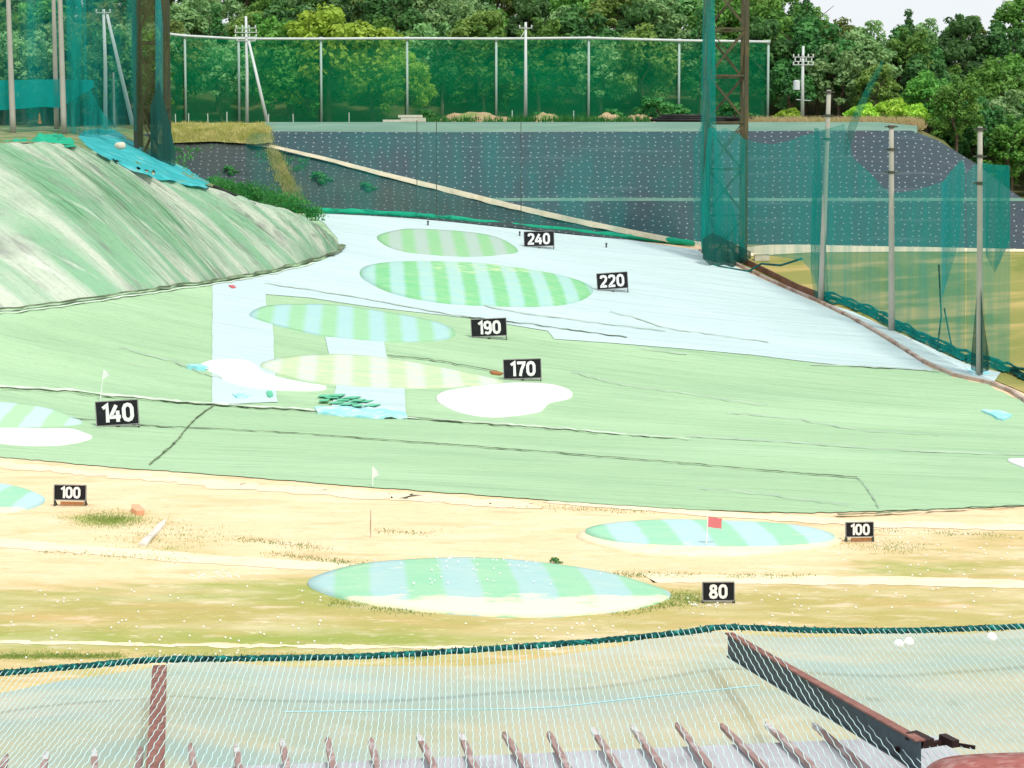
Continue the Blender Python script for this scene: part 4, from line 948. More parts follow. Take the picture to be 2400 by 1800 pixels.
bmesh.ops.recalc_face_normals(bm, faces=bm.faces)
tag(build('net_tarp', bm, m_cyan, origin=at(340, 400, 206), smooth=True), 'crumpled cyan net tarp draped over the crest of the striped mound', 'tarp')
q = at(282, 342, 206); bm = bmesh.new(); bmesh.ops.create_icosphere(bm, subdivisions=3, radius=1, matrix=Matrix.Translation(q) @ Matrix.Diagonal((.52,.4,.38,1)))
for v in bm.verts: v.co += (v.co-q)*.3*noise.noise(v.co*2)
tag(build('stone', bm, m_slab, origin=q, smooth=True), 'pale rounded stone weighing down the cyan tarp', 'stone')
bm = bmesh.new(); tube(bm, [at(500,436,211.5), at(560,462,213), at(620,490,214.5), at(680,514,216.5), at(720,530,217)], .16, 6)
tag(build('pipe', bm, m_pipe, origin=at(600,480,214), smooth=True), 'thin dark pipe lying along the mound crest below the cyan tarp', 'pipe')

# ------------------------------------------------------------------ far fence on the plateau
fb = H(1200, 270); t_ = empty('net_fence', Vector((at(1100, 285, 270).x, 270, 23.7)), 'long far fence of galvanised posts with green netting and a pale top rail', 'fence')
FP = [(433,83),(559,90),(752,90),(954,89),(1163,90),(1380,88),(1592,94),(1801,97)]
for x, yt in FP:
    a = at(x, yt, 270); bm = bmesh.new(); tube(bm, [Vector((a.x, 270, float(hz(a.x, 270))-.3)), a], .155, 8); tube(bm, [a-Vector((0,0,.3)), a+Vector((0,0,.18))], .27, 8)
    build('post', bm, m_steelgreen, t_, smooth=True)
bm = bmesh.new(); prv = None
rail = [at(392,79,268)]+[at(x, y+1, 269.8) for x, y in FP]
tube(bm, rail, .16, 8); build('top_rail', bm, m_galv, t_, smooth=True)
bm = bmesh.new(); pr = None
for x in range(388, 1803, 7):
    yt = interp(x, [(388,80)]+[(a, b+2) for a, b in FP]); a = at(x, yt, 270.3); a.y += .25*noise.noise(Vector((x*.02, 0, 0))); b = Vector((a.x, a.y, float(hz(a.x, 270))-.1)); row = [bm.verts.new(a.lerp(b, j/8)) for j in range(9)]
    if pr:
        for j in range(8): bm.faces.new((pr[j], pr[j+1], row[j+1], row[j]))
    pr = row
build('netting', bm, n_green, t_, smooth=True)
for i, x in enumerate((420,450,495,539,635,693,822,1142,1200,1343)):
    b = H(x, 262); bm = bmesh.new(); tube(bm, [b-Vector((0,0,.2)), b+Vector((random.uniform(-.05,.05),0,1.5+random.uniform(-.2,.3)))], .05, 6)
    tag(build('short_stake', bm, m_galv, origin=b), 'short thin stake standing in front of the far fence', 'stake', 'short stakes in front of the far fence')
# utility poles
def crossarm(t_, q, w_, z, n=3):
    bm = bmesh.new(); bar(bm, q+Vector((-w_/2,0,z)), q+Vector((w_/2,0,z)), .07, .08); a = build('crossarm', bm, m_galv, t_)
    for k in range(n):
        x = -w_/2*.92+w_*.92*k/(n-1)
        bm = bmesh.new(); p = q+Vector((x,0,z+.06)); tube(bm, [p, p+Vector((0,0,.1)), p+Vector((0,0,.14)), p+Vector((0,0,.24)), p+Vector((0,0,.30))], [.05,.10,.06,.10,.04], 8); build('insulator', bm, m_porcelain, t_)
def upole(px, pyb, Y, pyt, label, arms, brace=None, trans=None, bracket=None):
    b = at(px, pyb, Y); t_ = empty('utility_pole', b, label, 'utility pole', 'concrete utility poles'); tp = at(px, pyt, Y); tp.x += (0)
    bm = bmesh.new(); tube(bm, [b-Vector((0,0,.5)), b.lerp(tp,.5), Vector((b.x, b.y, tp.z))], [.23,.19,.15], 10); build('shaft', bm, m_galv, t_, smooth=True)
    for (y, w_, n) in arms: crossarm(t_, Vector((b.x, b.y-.2, at(px, y, Y).z)), w_, 0, n)
    if brace: bm = bmesh.new(); tube(bm, [at(brace[0], brace[1], Y-.3), at(brace[2], brace[3], Y-1.5)], [.15,.24], 10); build('brace_pole', bm, m_galv, t_, smooth=True)
    if trans:
        c = at(trans[0], trans[1], Y); bm = bmesh.new(); tube(bm, [c-Vector((0,0,.55)), c+Vector((0,0,.5)), c+Vector((0,0,.62))], [.42,.42,.2], 12); build('transformer', bm, m_transformer, t_)
        bm = bmesh.new(); bar(bm, c+Vector((0,0,.75)), Vector((b.x, b.y, c.z+.75)), .1, .1); bar(bm, c+Vector((0,0,-.6)), Vector((b.x, b.y, c.z-.6)), .1, .1); build('bracket', bm, m_darksteel, t_)
    if bracket: bm = bmesh.new(); a = at(bracket[0], bracket[1], Y); bar(bm, a, at(bracket[2], bracket[3], Y), .12, .08); build('guard_arm', bm, m_galv, t_)
    return t_
upole(579, 292, 267, 38, 'utility pole with crossarms and a slanted brace, left end of the far fence', [(66,2.6,4),(76,2.8,4),(87,2.8,4),(96,2.4,3)], brace=(583,97,628,293))
upole(1232, 266, 266, 52, 'plain pale utility pole standing mid way along the far fence', [(66,1.6,3)], trans=None, bracket=(1220,88,1232,70))
upole(1881, 262, 264, 108, 'utility pole with insulators and a transformer right of the far fence', [(134,2.6,5),(144,2.2,4),(152,2.6,5)], trans=(1867,200), bracket=(1866,233,1900,236))
upole(247, 290, 231, 22, 'pale utility pole with slanted brace behind the left nets', [(30,1.6,3)], brace=(251,34,311,292))
for (x0, y0, x1, y1, Y, r_, lab) in ((31,312,17,-60,222,.28,'leftmost weathered net pole near the left edge'), (133,296,124,-60,224,.24,'weathered pole left of the pair behind the windbreak sheet'), (150,310,139,-60,221,.28,'weathered pole right of the pair beside the dense net column'), (268,292,266,170,232,.12,'thin short pole between the left utility pole and its brace')):
    pole(x0, y0, Y, x1, y1, r_, m_concrete, lab, group='weathered poles behind the left nets', collars=0)
bm = bmesh.new(); q = H(92, 250); q = at(93, 290, 232); tube(bm, [q, q+Vector((0,0,.25)), q+Vector((0,0,1.15))], [.22,.14,.05], 8); tag(build('traffic_cone', bm, M('orange_cone', (.80,.28,.04)), origin=q), 'small orange cone under the windbreak sheet at the left', 'cone')
# debris on the plateau: slabs, soil mounds, pipes, trough
for i, (x0, x1, yt, yb, lab) in enumerate(((934,990,270,276,'upper pale slab of the stack at the bank crest'), (940,998,277,286,'lower pale slab of the stack at the bank crest'), (898,940,281,287,'thin pale slab lying left of the stack on the bank crest'))):
    a = at(x0, yb, 257.3); b = at(x1, yb, 257.3); hh = (yb-yt)*257/FPX; bm = bmesh.new(); bar(bm, a+Vector((0,0,hh/2)), b+Vector((0,0,hh/2)), 1.4, hh)
    bmesh.ops.bevel(bm, geom=bm.edges, offset=.03); tag(build('concrete_slab', bm, m_slab, origin=a), lab, 'slab', 'pale slabs on the bank crest')
def mound_soil(x0, x1, ytop, Y, lab):
    bm = bmesh.new(); a = at(x0, 288, Y); b = at(x1, 288, Y); c = (a+b)/2; rx = (b.x-a.x)/2; hh = (288-ytop)*Y/FPX
    n = 30; pr = None
    for i in range(n+1):
        row = []
        for j in range(13):
            u, v_ = i/n*2-1, j/12*2-1; r = math.hypot(u, v_); z = hh*max(0, 1-r*r)**.8*(1+.35*noise.noise(Vector((u*3+x0, v_*3, 0))))
            row.append(bm.verts.new((c.x+u*rx, Y+v_*2.2, c.z-.1+z+.12*noise.noise(Vector((u*9, v_*9, x0))))))
        if pr:
            for j in range(12): bm.faces.new((pr[j], pr[j+1], row[j+1], row[j]))
        pr = row
    bmesh.ops.recalc_face_normals(bm, faces=bm.faces)
    tag(build('soil_heap', bm, m_soil, origin=(c.x, Y, c.z), smooth=True), lab, 'soil heap', 'red-brown soil heaps on the crest')
mound_soil(1010, 1215, 262, 262, 'longest reddish soil heap on the crest, left of the plain utility pole')
mound_soil(1235, 1325, 264, 262, 'middle reddish soil heap on the crest, right of the plain utility pole')
mound_soil(1385, 1470, 264, 262, 'right reddish soil heap on the crest, near the black pipes')
mound_soil(1455, 1540, 268, 263, 'low soil heap on the crest just left of the black pipes')
for i, (x0, x1, y) in enumerate(((1525,1700,281),(1560,1762,282),(1540,1730,276),(1575,1768,277),(1550,1665,271))):
    a = at(x0, y, 259+.5*(i%2)); b = at(x1, y+1, 259+.5*(i%2)); bm = bmesh.new(); tube(bm, [a, a.lerp(b,.5), b], .20, 10)
    tag(build('black_pipe', bm, m_pipe, origin=a, smooth=True), 'long black pipe in the pile on the crest beside the right tower', 'pipe', 'black pipes piled on the crest')
# white trough beyond the kerb
b = at(1785, 606, 224.5); b.z = float(zf(b.x, b.y)); t_ = empty('water_trough', b, 'small white concrete trough on the yellow grass right of the tower', 'trough')
bm = bmesh.new()
for a, c in (((-.75,-.35,.35),(.75,-.35,.35)), ((-.75,.35,.35),(.75,.35,.35)), ((-.72,-.32,.35),(-.72,.32,.35)), ((.72,-.32,.35),(.72,.32,.35))): bar(bm, b+Vector(a)*1.0, b+Vector(c)*1.0, .1, .62)
bar(bm, b+Vector((-.7,0,.08)), b+Vector((.7,0,.08)), .62, .12); build('basin', bm, m_slab, t_)
bm = bmesh.new(); bar(bm, b+Vector((-.82,-.36,.70)), b+Vector((.82,-.36,.70)), .16, .07); bar(bm, b+Vector((-.82,.36,.70)), b+Vector((.82,.36,.70)), .16, .07); build('rim', bm, m_slab, t_)

# ------------------------------------------------------------------ foreground: struts, rope, net, eave
U = Vector([float(c) for c in ray(408, 756)]).normalized()          # direction the struts point (away)
A_ = at(374, 1550, 14.0); B_ = at(1708, 1474, 14.6); side = (B_-A_).normalized()
def strut(tip, label, wide, web, length=8):
    t_ = empty('net_strut', tip, label, 'strut', 'steel struts holding out the near net'); back = tip-U*length
    up = Vector((0,0,1))
    bm = bmesh.new(); bar(bm, tip, back, wide, .010); build('top_flange', bm, m_beamrust, t_)
    bm = bmesh.new(); bar(bm, tip-up*(.007+web/2), back-up*(.007+web/2), .012, web); build('web', bm, m_beamweb, t_)
    bm = bmesh.new(); bar(bm, tip-up*(web+.013), back-up*(web+.013), wide*.5, .010); build('bottom_flange', bm, m_beamweb, t_)
    return t_
A_ -= Vector((0,0,.03)); B_ -= Vector((0,0,.03))
strut(A_, 'rusty steel strut under the near net at the left, seen from above', .095, .10, 6)
strut(B_, 'deep slate-sided steel strut under the near net at the right', .055, .15, 3.85)
# rope along the strut tips
def catm3(pts, n=10):
    out = []; P = [Vector(p) for p in pts]; L = len(P)
    for i in range(L-1):
        p0, p1, p2, p3 = P[max(i-1,0)], P[i], P[i+1], P[min(i+2,L-1)]
        for k in range(n):
            t = k/n; out.append(.5*((2*p1)+(p2-p0)*t+(2*p0-5*p1+4*p2-p3)*t*t+(3*p1-p0-3*p2+p3)*t**3))
    out.append(P[-1]); return out
RP = [(-500,1632,13.6),(-200,1600,13.7),(0,1578,13.8),(200,1560,13.9),(374,1546,14.0),(600,1543,14.08),(850,1538,14.2),(1080,1525,14.3),(1400,1502,14.45),(1600,1482,14.55),(1706,1470,14.6),(1900,1477,14.68),(2100,1478,14.76),(2300,1472,14.85),(2450,1464,14.9),(2900,1430,15.1)]
rp = catm3([at(*p) for p in RP], 60); bm = bmesh.new()
def strand_tube(bm, ph, r, R0, fuzz):
    pts = []
    for i, p in enumerate(rp):
        a = i*.55+ph; s_ = Vector((0, math.cos(a), math.sin(a)))*R0; pts.append(p+s_)
    tube(bm, pts, [r*(1+fuzz*noise.noise(p*25)) for p in pts], 6)
for k in range(3): strand_tube(bm, k*2.094, .0125, .010, .5)
for i, p in enumerate(rp[:-1]):       # lacing bumps
    if random.random() < .4:
        for k in range(1):
            a = random.uniform(0, 6.28); d = Vector((random.uniform(-.3,.3), math.cos(a), math.sin(a))); tube(bm, [p+d*.008, p+d*random.uniform(.022, .034)+Vector((random.uniform(-.012,.012),0,0))], [.006,.003], 4)
tag(build('border_rope', bm, m_rope, origin=rp[len(rp)//2], smooth=True), 'thick dark teal border rope running along the top edge of the near net', 'rope')
# net surface: param s along rope (pixel x at rope), t from rope (0) to the building (1)
def ropepos(x):
    return at(x, interp(x, RP, 1), interp(x, RP, 2))
def netpt(x, t, drop=0.0):
    """surface sagging between rope and building; strands fan out towards the viewer"""
    a = ropepos(x); xb = 1060+(x-1060)*1.42; Yb = a.y-5.6+.00018*(xb-1200); yb = 1960
    b = at(xb, yb, Yb); p = a.lerp(b, t)
    sag = .16*math.sin(math.pi*min(1, t*1.0)); bay = abs(math.sin(math.pi*(x-374)/1334)); p.z -= sag*(.0+1.1*bay)*(.25 if x > 1708 else min(1, .3+abs(1708-x)/500))+drop-.02
    return p
bm = bmesh.new(); cu = bpy.data.curves.new('net_cords', 'CURVE'); cu.dimensions = '3D'; cu.bevel_depth = .0026; cu.bevel_resolution = 0; cu.resolution_u = 1
rr_ = random.Random(3); x = -560; si = 0
while x < 2950:
    sp2 = cu.splines.new('POLY'); n = 46; pts = []
    for i in range(n+1):
        t = .012+.988*i/n; jx = 1.25*(1 if (i+si)%2 else -1)*(.6+.6*t) + 3*noise.noise(Vector((x*.02, t*5, 1))); p = netpt(x+jx, t); p.z += .004*rr_.uniform(-1,1)+.03*noise.noise(Vector((x*.004, t*3, 4))); pts.append(p)
    sp2.points.add(len(pts)-1)
    for q, p in zip(sp2.points, pts): q.co = (*p, 1)
    x += 14.2+1.5*noise.noise(Vector((x*.03, 0, 7))); si += 1
tmp = bpy.data.objects.new('tmp', cu); C.objects.link(tmp)
dg = bpy.context.evaluated_depsgraph_get(); me1 = bpy.data.meshes.new_from_object(tmp.evaluated_get(dg)); bpy.data.objects.remove(tmp)
t_n = empty('catch_net', ropepos(1200), 'fine pale net of wavy cords sagging from the border rope to the building', 'netting')
me1.transform(Matrix.Translation(-t_n.location)); me1.materials.clear(); link('cords', me1, m_strand, t_n)
bm = bmesh.new(); pr = None
n_fine0 = net_mat('fine_mesh_film', (.46,.62,.68), .56, scl=(.5,1.5,.8), lo=.36, hi=.66, extra=.32)
n_fine = n_fine0; _t = n_fine.node_tree
_c = mixc(_t, noise_fac(_t, coords(_t, 'world'), 0, (.45,1.3,.6), .42, .60, 4, (4,2,1)), (.38,.54,.58), (.56,.60,.56))
for nd in _t.nodes:
    if nd.type in ('BSDF_DIFFUSE', 'BSDF_TRANSLUCENT'): _t.links.new(_c, nd.inputs[0])
for i in range(121):
    x = -560+3500*i/120; row = []
    t0 = .01+.035*max(0, math.sin(math.pi*((x-374)/1334 % 1)))*(1 if x < 1500 else .35)+(.03 if x < 330 else 0)*min(1, (374-x)/374 if x < 374 else 0)
    for j in range(17):
        t = t0+(1-t0)*j/16; row.append(bm.verts.new(netpt(x, t, .05*noise.noise(Vector((x*.003, t*4, 2))))+Vector((0, 1.12, -.26-.75*t))))
    if pr:
        for j in range(16): bm.faces.new((pr[j], pr[j+1], row[j+1], row[j]))
    pr = row
build('fine_mesh', bm, n_fine, t_n, smooth=True)
# pale blue ropes lying in the net
for pts_, lab in (([(700,.33),(1000,.30),(1250,.33),(1450,.36),(1700,.40)], 'thin pale blue cord crossing the near net'),):
    bm = bmesh.new(); cc = catm3([netpt(a, b, -.005) for a, b in pts_], 14); tube(bm, cc, .004, 5)
    tag(build('blue_rope', bm, m_strand2, origin=cc[0]), lab, 'rope')
# eave of the ribbed metal roof below
Uh = Vector((U.x, U.y, 0)).normalized(); Sh = Vector((Uh.y, -Uh.x, 0))
def eave(x): return at(x, interp(x, [(-400,1800),(0,1775),(450,1752),(900,1735),(1400,1712),(1900,1698),(2400,1680),(2800,1668)]), 12.2+.158*(x-1200)/FPX*12.3)
RD = -(Uh)+Vector((0,0,-.02)); bm = bmesh.new()
t_r = empty('ribbed_roof', eave(1200), 'lilac-grey metal roof edge with rusty ribs below the near net', 'roof')
a0, a1 = eave(-300), eave(2150)
vs = []
for i in range(41):
    p = a0.lerp(a1, i/40); p.z -= .01; q = p+RD*.30; vs.append((bm.verts.new(q), bm.verts.new(p+RD*6), bm.verts.new(q-Vector((0,0,.06)))))
for a, b in zip(vs, vs[1:]): bm.faces.new((a[0], b[0], b[1], a[1])); bm.faces.new((a[0], a[2], b[2], b[0]))
bmesh.ops.recalc_face_normals(bm, faces=bm.faces); build('roof_sheet', bm, m_roof, t_r)
for i, x in enumerate([15,110,222,330,447,553,660,767,868,980,1080,1180,1283,1385,1480,1585,1690,1790,1900,2010]):
    p = eave(x)+Vector((0,0,random.uniform(-.012,.012))); w_ = .036; hh = .026
    d = (RD+Vector((random.uniform(-.03,.03),0,0))).normalized(); L0 = random.uniform(-.02, .05)
    rb = bmesh.new(); bar(rb, p+d*(.16+L0)+Vector((0,0,hh/2)), p+d*6+Vector((0,0,hh/2)), w_, hh); r_ = build('roof_rib', rb, m_rib, t_r)
    tb = bmesh.new(); bar(tb, p+d*(.03+L0)+Vector((0,0,hh/2)), p+d*(.159+L0)+Vector((0,0,hh/2)), w_*.9, hh*.9)
    bar(tb, p+d*(.0+L0)+Vector((0,0,hh/2)), p+d*(.029+L0)+Vector((0,0,hh*.9)), w_*.4, hh*.9)
    build('rib_cap', tb, m_ribtip if i % 4 not in (0, 3) else m_rib, r_)
# bracket end and red roof at bottom right
q = at(2140, 1722, 11.4); bm = bmesh.new(); bar(bm, at(2135,1722,11.0), at(2176,1742,10.9), .08, .04); bar(bm, at(2096,1758,11.1), at(2232,1736,11.2), .028, .028); bar(bm, at(2208,1728,11.2), at(2240,1744,11.1), .045, .04); bar(bm, at(2225,1742,11.2), at(2285,1752,11.1), .012, .02)
tag(build('strut_bracket', bm, m_blackiron, origin=q), 'black iron bracket where the right strut meets the building', 'bracket')
bm = bmesh.new(); rim = [(2150,1822),(2172,1798),(2196,1782),(2232,1772),(2290,1767),(2360,1764),(2440,1762),(2600,1758)]; pr = None
for (x, y) in cat_rom(rim, 6, False):
    a = at(x, y, 10.6); row = [bm.verts.new(a-Vector((0,0,.05))), bm.verts.new(a), bm.verts.new(a+Vector((.05,-.25,.03))), bm.verts.new(a+Vector((.3,-1.8,.05)))]
    if pr:
        for j in range(3): bm.faces.new((pr[j], row[j], row[j+1], pr[j+1]))
    pr = row
bmesh.ops.recalc_face_normals(bm, faces=bm.faces)
tag(build('red_canopy', bm, m_redroof, origin=at(2300,1775,10.6), smooth=True), 'weathered red metal canopy corner at the bottom right', 'canopy')

# ------------------------------------------------------------------ golf balls
bm = bmesh.new(); bmesh.ops.create_icosphere(bm, subdivisions=2, radius=1); bme = bpy.data.meshes.new('golf_ball'); bm.to_mesh(bme); bm.free(); bme.materials.append(m_ballw)
for p in bme.polygons: p.use_smooth = True
def ball(p, r, label, group):
    o = bpy.data.objects.new('golf_ball', bme); C.objects.link(o); o.location = p+Vector((0,0,r)); o.scale = (r, r, r); tag(o, label, 'golf ball', group)
def gz_(p, extra=0): return Vector((p.x, p.y, float(zf(p.x, p.y))+extra))
regs = [(78, lambda: (random.uniform(0, 800), random.uniform(1375, 1560)), 'white golf ball on the dry field left of the near green', 'balls on the left of the dry field', 0),
        (28, lambda: (random.gauss(525, 35), random.gauss(1348, 6)), 'white golf ball in the dense cluster left of the near green', 'cluster of balls left of the near green', 0),
        (42, lambda: (random.gauss(1130, 110), random.uniform(1322, 1395)), 'white golf ball lying on the striped near green', 'balls on the near green', .33),
        (46, lambda: (random.uniform(1950, 2400), random.uniform(1245, 1352)), 'white golf ball on the olive grass right of the right 100 sign', 'balls right of the right 100 sign', 0),
        (34, lambda: (random.uniform(1580, 2400), random.uniform(1380, 1465)), 'white golf ball on the dry field right of the 80 sign', 'balls right of the 80 sign', 0),
        (24, lambda: (random.uniform(1080, 1560), random.uniform(1455, 1505)), 'white golf ball on the strip of field in front of the near green', 'balls in front of the near green', 0),
        (14, lambda: (random.uniform(1600, 1720), random.gauss(1418, 5)), 'white golf ball in the grass at the foot of the 80 sign', 'balls at the foot of the 80 sign', 0),
        (26, lambda: (random.uniform(0, 2200), random.uniform(1600, 1700)), 'white golf ball on the ground seen through the near net', 'balls seen through the near net', 0)]
for n, fn, lab, grp, ex in regs:
    for p in ground_pts([fn() for _ in range(n)]): ball(gz_(p, ex), .036, lab, grp)
for px, py, lab in ((2106,1512,'left ball of the touching pair caught in the near net'), (2130,1507,'right ball of the touching pair caught in the near net'), (2324,1496,'single ball caught in the near net near the right edge')):
    ball(at(px, py+10, 14.2)-Vector((0,0,0)), .035, lab, 'balls caught in the near net')

# ------------------------------------------------------------------ trees
def crown_mesh(name, rx, rz, nclump, per, leaf, seed, m, shape='round', layered=0):
    rg = random.Random(seed); V_, F_ = [], []
    for c in range(nclump):
        while True:
            d = Vector((rg.gauss(0,1), rg.gauss(0,1), rg.gauss(.25,1))).normalized()
            if d.z > -.75: break
        r = rg.uniform(.55, 1.0)**.7
        lob = 1+.35*noise.noise(d*1.9+Vector((seed*3.1,0,0)))
        cc = Vector((d.x*rx*r*lob, d.y*rx*r*lob, d.z*rz*r*lob))
        if shape == 'cone': k = (cc.z+rz)/(2*rz); cc.x *= 1.25*(1.05-k); cc.y *= 1.25*(1.05-k)
        cr_ = rg.uniform(.55, 1.15)*rx*.27; n = int(per*(cr_/(rx*.24))**1.5)
        for _ in range(n):
            e = Vector((rg.gauss(0,1), rg.gauss(0,1), rg.gauss(.2,1))).normalized(); q = cc+Vector((e.x*cr_, e.y*cr_, e.z*cr_*.72))*rg.uniform(.6, 1.08)
            nn = (e*.8+Vector((rg.gauss(0,.5), rg.gauss(0,.5), rg.gauss(.5,.5)))).normalized()
            a = nn.orthogonal().normalized(); a = Matrix.Rotation(rg.uniform(0, 6.28), 3, nn) @ a; b = nn.cross(a); s = leaf*rg.uniform(.6, 1.35); i0 = len(V_)
            V_ += [q+a*s, q+b*s*.6+nn*s*.1, q-a*s, q-b*s*.6]; F_.append((i0, i0+1, i0+2, i0+3))
    me_ = bpy.data.meshes.new(name); me_.from_pydata([tuple(v) for v in V_], [], F_); me_.materials.append(m); return me_
def trunk_mesh(name, h, seed):
    rg = random.Random(seed); bm = bmesh.new(); pts = [Vector((0,0,-.6))]+[Vector((rg.gauss(0,.15)*k, rg.gauss(0,.15)*k, h*k/5)) for k in range(1, 6)]
    tube(bm, pts, [.30,.26,.22,.18,.13,.06], 7)
    for k in range(7):
        a = pts[2+k%3]; d = Vector((math.cos(k*2.4), math.sin(k*2.4), .75+.3*rg.random())); L = h*rg.uniform(.28,.42); tube(bm, [a, a+d*L*.5+Vector((0,0,.1)), a+d*L], [.11,.07,.025], 5)
    me_ = bpy.data.meshes.new(name); bm.to_mesh(me_); bm.free(); me_.materials.append(m_bark); return me_
KINDS = {'mid': ('mid green broadleaf tree', L_mid), 'dark': ('dark green dense tree', L_dark), 'pale': ('pale grey-green billowing tree', L_pale), 'yel': ('bright yellow-green rounded tree', L_yel), 'olive': ('olive brownish green tree', L_olive)}
var = {}
for i, (k, (lab, mm)) in enumerate(KINDS.items()):
    var[k] = []
    for j in range(2):
        rz = 4.6+.7*j; h = 9.5
        var[k].append((crown_mesh('crown', 4.2-.3*j, rz, 78, 62, .30, i*10+j+1, mm), trunk_mesh('trunk', 8.5, i*5+j), 6.3))
conif = (crown_mesh('crown', 2.8, 6.2, 80, 46, .26, 91, L_dark, shape='cone'), trunk_mesh('trunk', 11, 77), 7.2)
COLS = [(0,'the leftmost pole'),(130,'the windbreak sheet'),(247,'the left braced utility pole'),(360,'the left lattice tower'),(433,'the first fence post'),(575,'the braced pole at the far fence'),(752,'the third fence post'),(954,'the fourth fence post'),
        (1163,'the fifth fence post'),(1380,'the sixth fence post'),(1592,'the seventh fence post'),(1697,'the right lattice tower'),(1801,'the end post of the far fence'),(1881,'the transformer pole'),(1990,'the slanting net strap'),(2090,'the middle right pole'),(2200,'the gap in the side net'),(2297,'the rightmost pole'),(2400,'the right edge')]
RN = ['front-row', 'second-row', 'third-row', 'fourth-row', 'fifth-row', 'topmost']
def tree(px, Y, scale, kind, row, base=None, vi=None, zs=1.0, name='broadleaf_tree', con=False):
    b = base if base is not None else H(px, Y); vi = random.randrange(2) if vi is None else vi
    cm_, tm_, ch = conif if con else var[kind][vi]
    near = min(COLS, key=lambda c: abs(c[0]-px)); side_ = 'behind' if abs(near[0]-px) < 25 else ('left of' if px < near[0] else 'right of')
    kd = 'dark pointed conifer' if con else KINDS[kind][0]
    t_ = empty('conifer' if con else name, b, f'{RN[min(row,5)]} {kd} {side_} {near[1]}', 'tree', 'trees on the wooded hill', rz=random.uniform(0, 6.28))
    t_.scale = (scale, scale, scale*zs)
    a = bpy.data.objects.new('trunk', tm_); C.objects.link(a); a.parent = t_
    c = bpy.data.objects.new('crown', cm_); C.objects.link(c); c.parent = t_; c.location = (0, 0, ch)
    return t_
def skyline(px):   # highest allowed tree top in the photo (pixel row)
    return interp(px, [(0,-200),(1880,-200),(1905,-60),(1920,2),(1945,12),(1990,26),(2015,36),(2030,56),(2060,58),(2090,45),(2120,50),(2150,44),(2200,34),(2235,22),(2262,2),(2290,-6),(2330,-40),(2700,-60)])
rowsY = [281, 288, 296, 305, 316, 330]
pat = ['dark','mid','pale','mid','olive','dark','pale','mid','mid','dark','pale','olive','mid','pale']
ti = 0
for r_i, Y in enumerate(rowsY):
    x = -160+60*(r_i%2); 
    while x < 2620:
        px_ = x+random.uniform(-25, 25); Yy = Y+random.uniform(-2.5, 2.5)
        kind = pat[(ti*5+r_i*3)%len(pat)]; s = random.uniform(.88, 1.2)*(1.0 if r_i < 4 else 1.1)
        if px_ > 2100 and r_i < 4: kind = random.choice(['mid','dark','dark','mid'])
        if 700 < px_ < 990 and r_i == 0: x += 120; continue
        b = H(px_, Yy); top_allow = at(px_, min(skyline(q) for q in (px_,)) , Yy).z
        worst = min(at(q, max(skyline(q), -200), Yy).z for q in (px_-50, px_-25, px_, px_+25, px_+50)) if 1850 < px_ < 2400 else 1e9
        hh = 12.0*s
        if b.z+hh > worst:
            s2 = (worst-b.z)/12.0
            if s2 < .55: x += 115; ti += 1; continue
            s = s2
        tree(px_, Yy, s, kind, r_i, con=(random.random() < .07)); ti += 1
        x += 118+random.uniform(-8, 14)
# particular trees of the front row
tree(775, 278, 1.45, 'yel', 0, vi=0, zs=.95); tree(880, 278, 1.22, 'yel', 0, vi=1, zs=.92); tree(955, 275, .85, 'yel', 0, vi=0); tree(690, 277, .95, 'mid', 0, vi=1)
tree(2040, 274, .70, 'olive', 0, vi=1); tree(1960, 278, 1.0, 'pale', 0, vi=0); tree(1840, 276, .75, 'dark', 0, vi=0)
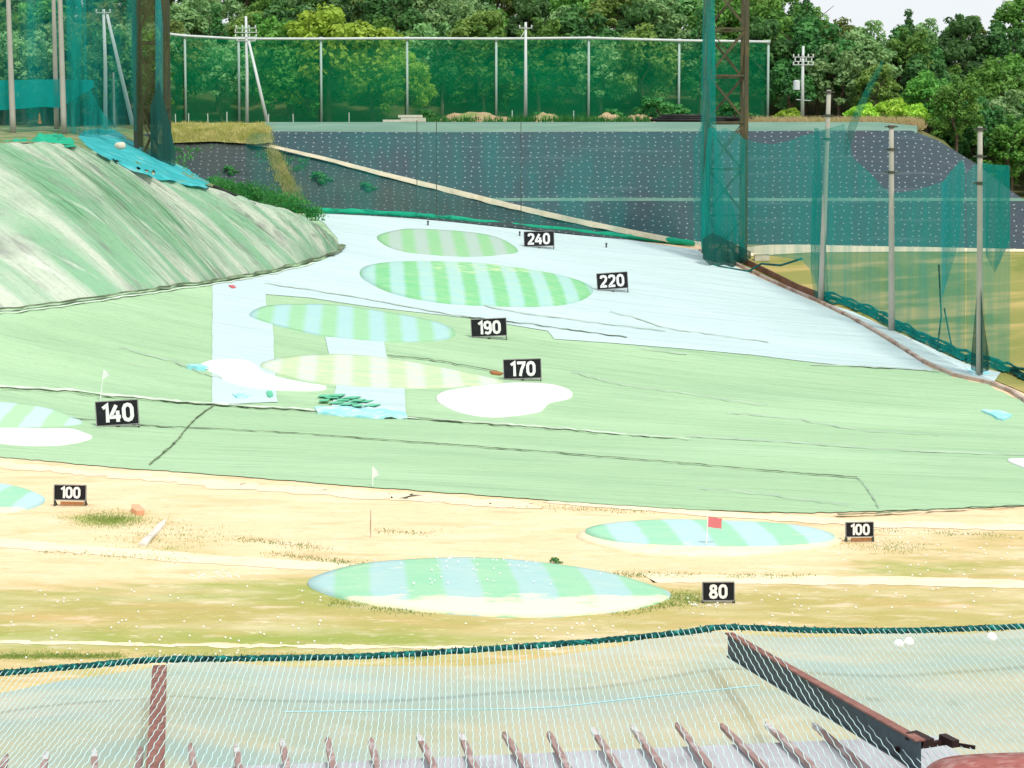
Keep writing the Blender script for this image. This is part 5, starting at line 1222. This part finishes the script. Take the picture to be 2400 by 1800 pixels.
# trees filling the low right corner and the left behind the nets
for px_, Yy, s, k_ in ((2230,262,.80,'mid'),(2300,268,.95,'dark'),(2360,264,.85,'mid'),(2430,268,1.0,'dark'),(2510,266,1.0,'mid'),(2260,274,1.0,'dark'),(2160,272,.80,'mid'),(2340,276,1.05,'pale'),(2410,278,1.1,'mid')):
    tree(px_, Yy, s, k_, 0)
for px_, Yy, s, k_ in ((-60,258,1.0,'dark'),(60,262,1.05,'pale'),(170,256,.9,'dark'),(270,262,1.0,'dark'),(330,268,1.0,'mid'),(110,270,1.1,'dark'),(10,272,1.2,'mid'),(220,272,1.15,'mid')):
    tree(px_, Yy, s, k_, 0, base=at(px_, 297, Yy))
# shrubs
shr = [crown_mesh('foliage', 1.8, 1.25, 26, 48, .17, 200+i, mm) for i, mm in enumerate((L_mid, L_yel, L_weed))]
stem = trunk_mesh('stem', 1.2, 300)
def shrub(px, Y, s, k, label, base=None, zoff=0.6):
    b = base if base is not None else H(px, Y); t_ = empty('shrub', b, label, 'shrub', rz=random.uniform(0, 6)); t_.scale = (s, s, s)
    a = bpy.data.objects.new('stem', stem); C.objects.link(a); a.parent = t_; a.scale = (.5,.5,1)
    c = bpy.data.objects.new('foliage', shr[k]); C.objects.link(c); c.parent = t_; c.location = (0,0,zoff*1.4)
shrub(1010, 264, .9, 2, 'low green shrub at the left end of the longest soil heap')
shrub(1545, 266, 1.7, 2, 'rounded green shrub on the crest just left of the right tower')
shrub(1590, 267, 1.3, 2, 'smaller shrub behind the black pipe pile')
shrub(1720, 267, 1.4, 2, 'leafy shrub behind the right lattice tower')
shrub(1840, 266, 1.0, 1, 'yellow-green shrub between fence end and transformer pole')
shrub(2010, 264, 1.2, 1, 'yellow-green shrub right of the transformer pole')
shrub(2075, 265, 1.5, 1, 'larger yellow-green shrub beside the slanting net strap')
shrub(2125, 265, 1.3, 1, 'rightmost yellow-green shrub above the dark bank')
shrub(1270, 265, .8, 2, 'small green shrub behind the middle soil heap')
shrub(1440, 266, 1.0, 2, 'green shrub between the right soil heaps')
for px_, py_, s, lab in ((862,440,.55,'small weed clump growing on the dark slope under the ramp'), (752,420,.7,'larger weed clump on the dark slope left of the ramp middle'), (540,400,.5,'weed clump on the dark slope above the gully')):
    q = hitb([bvh_fr, bvh_lo, bvh_up], px_, py_); shrub(px_, 0, s, 2, lab, base=(q+Vector((0,-.1,-.2))) if q else at(px_, py_, 242), zoff=.2)
b = G(1303, 1320); shrub(0, 0, .14, 2, 'tiny dark weed tuft behind the near oval green', base=b, zoff=.3)
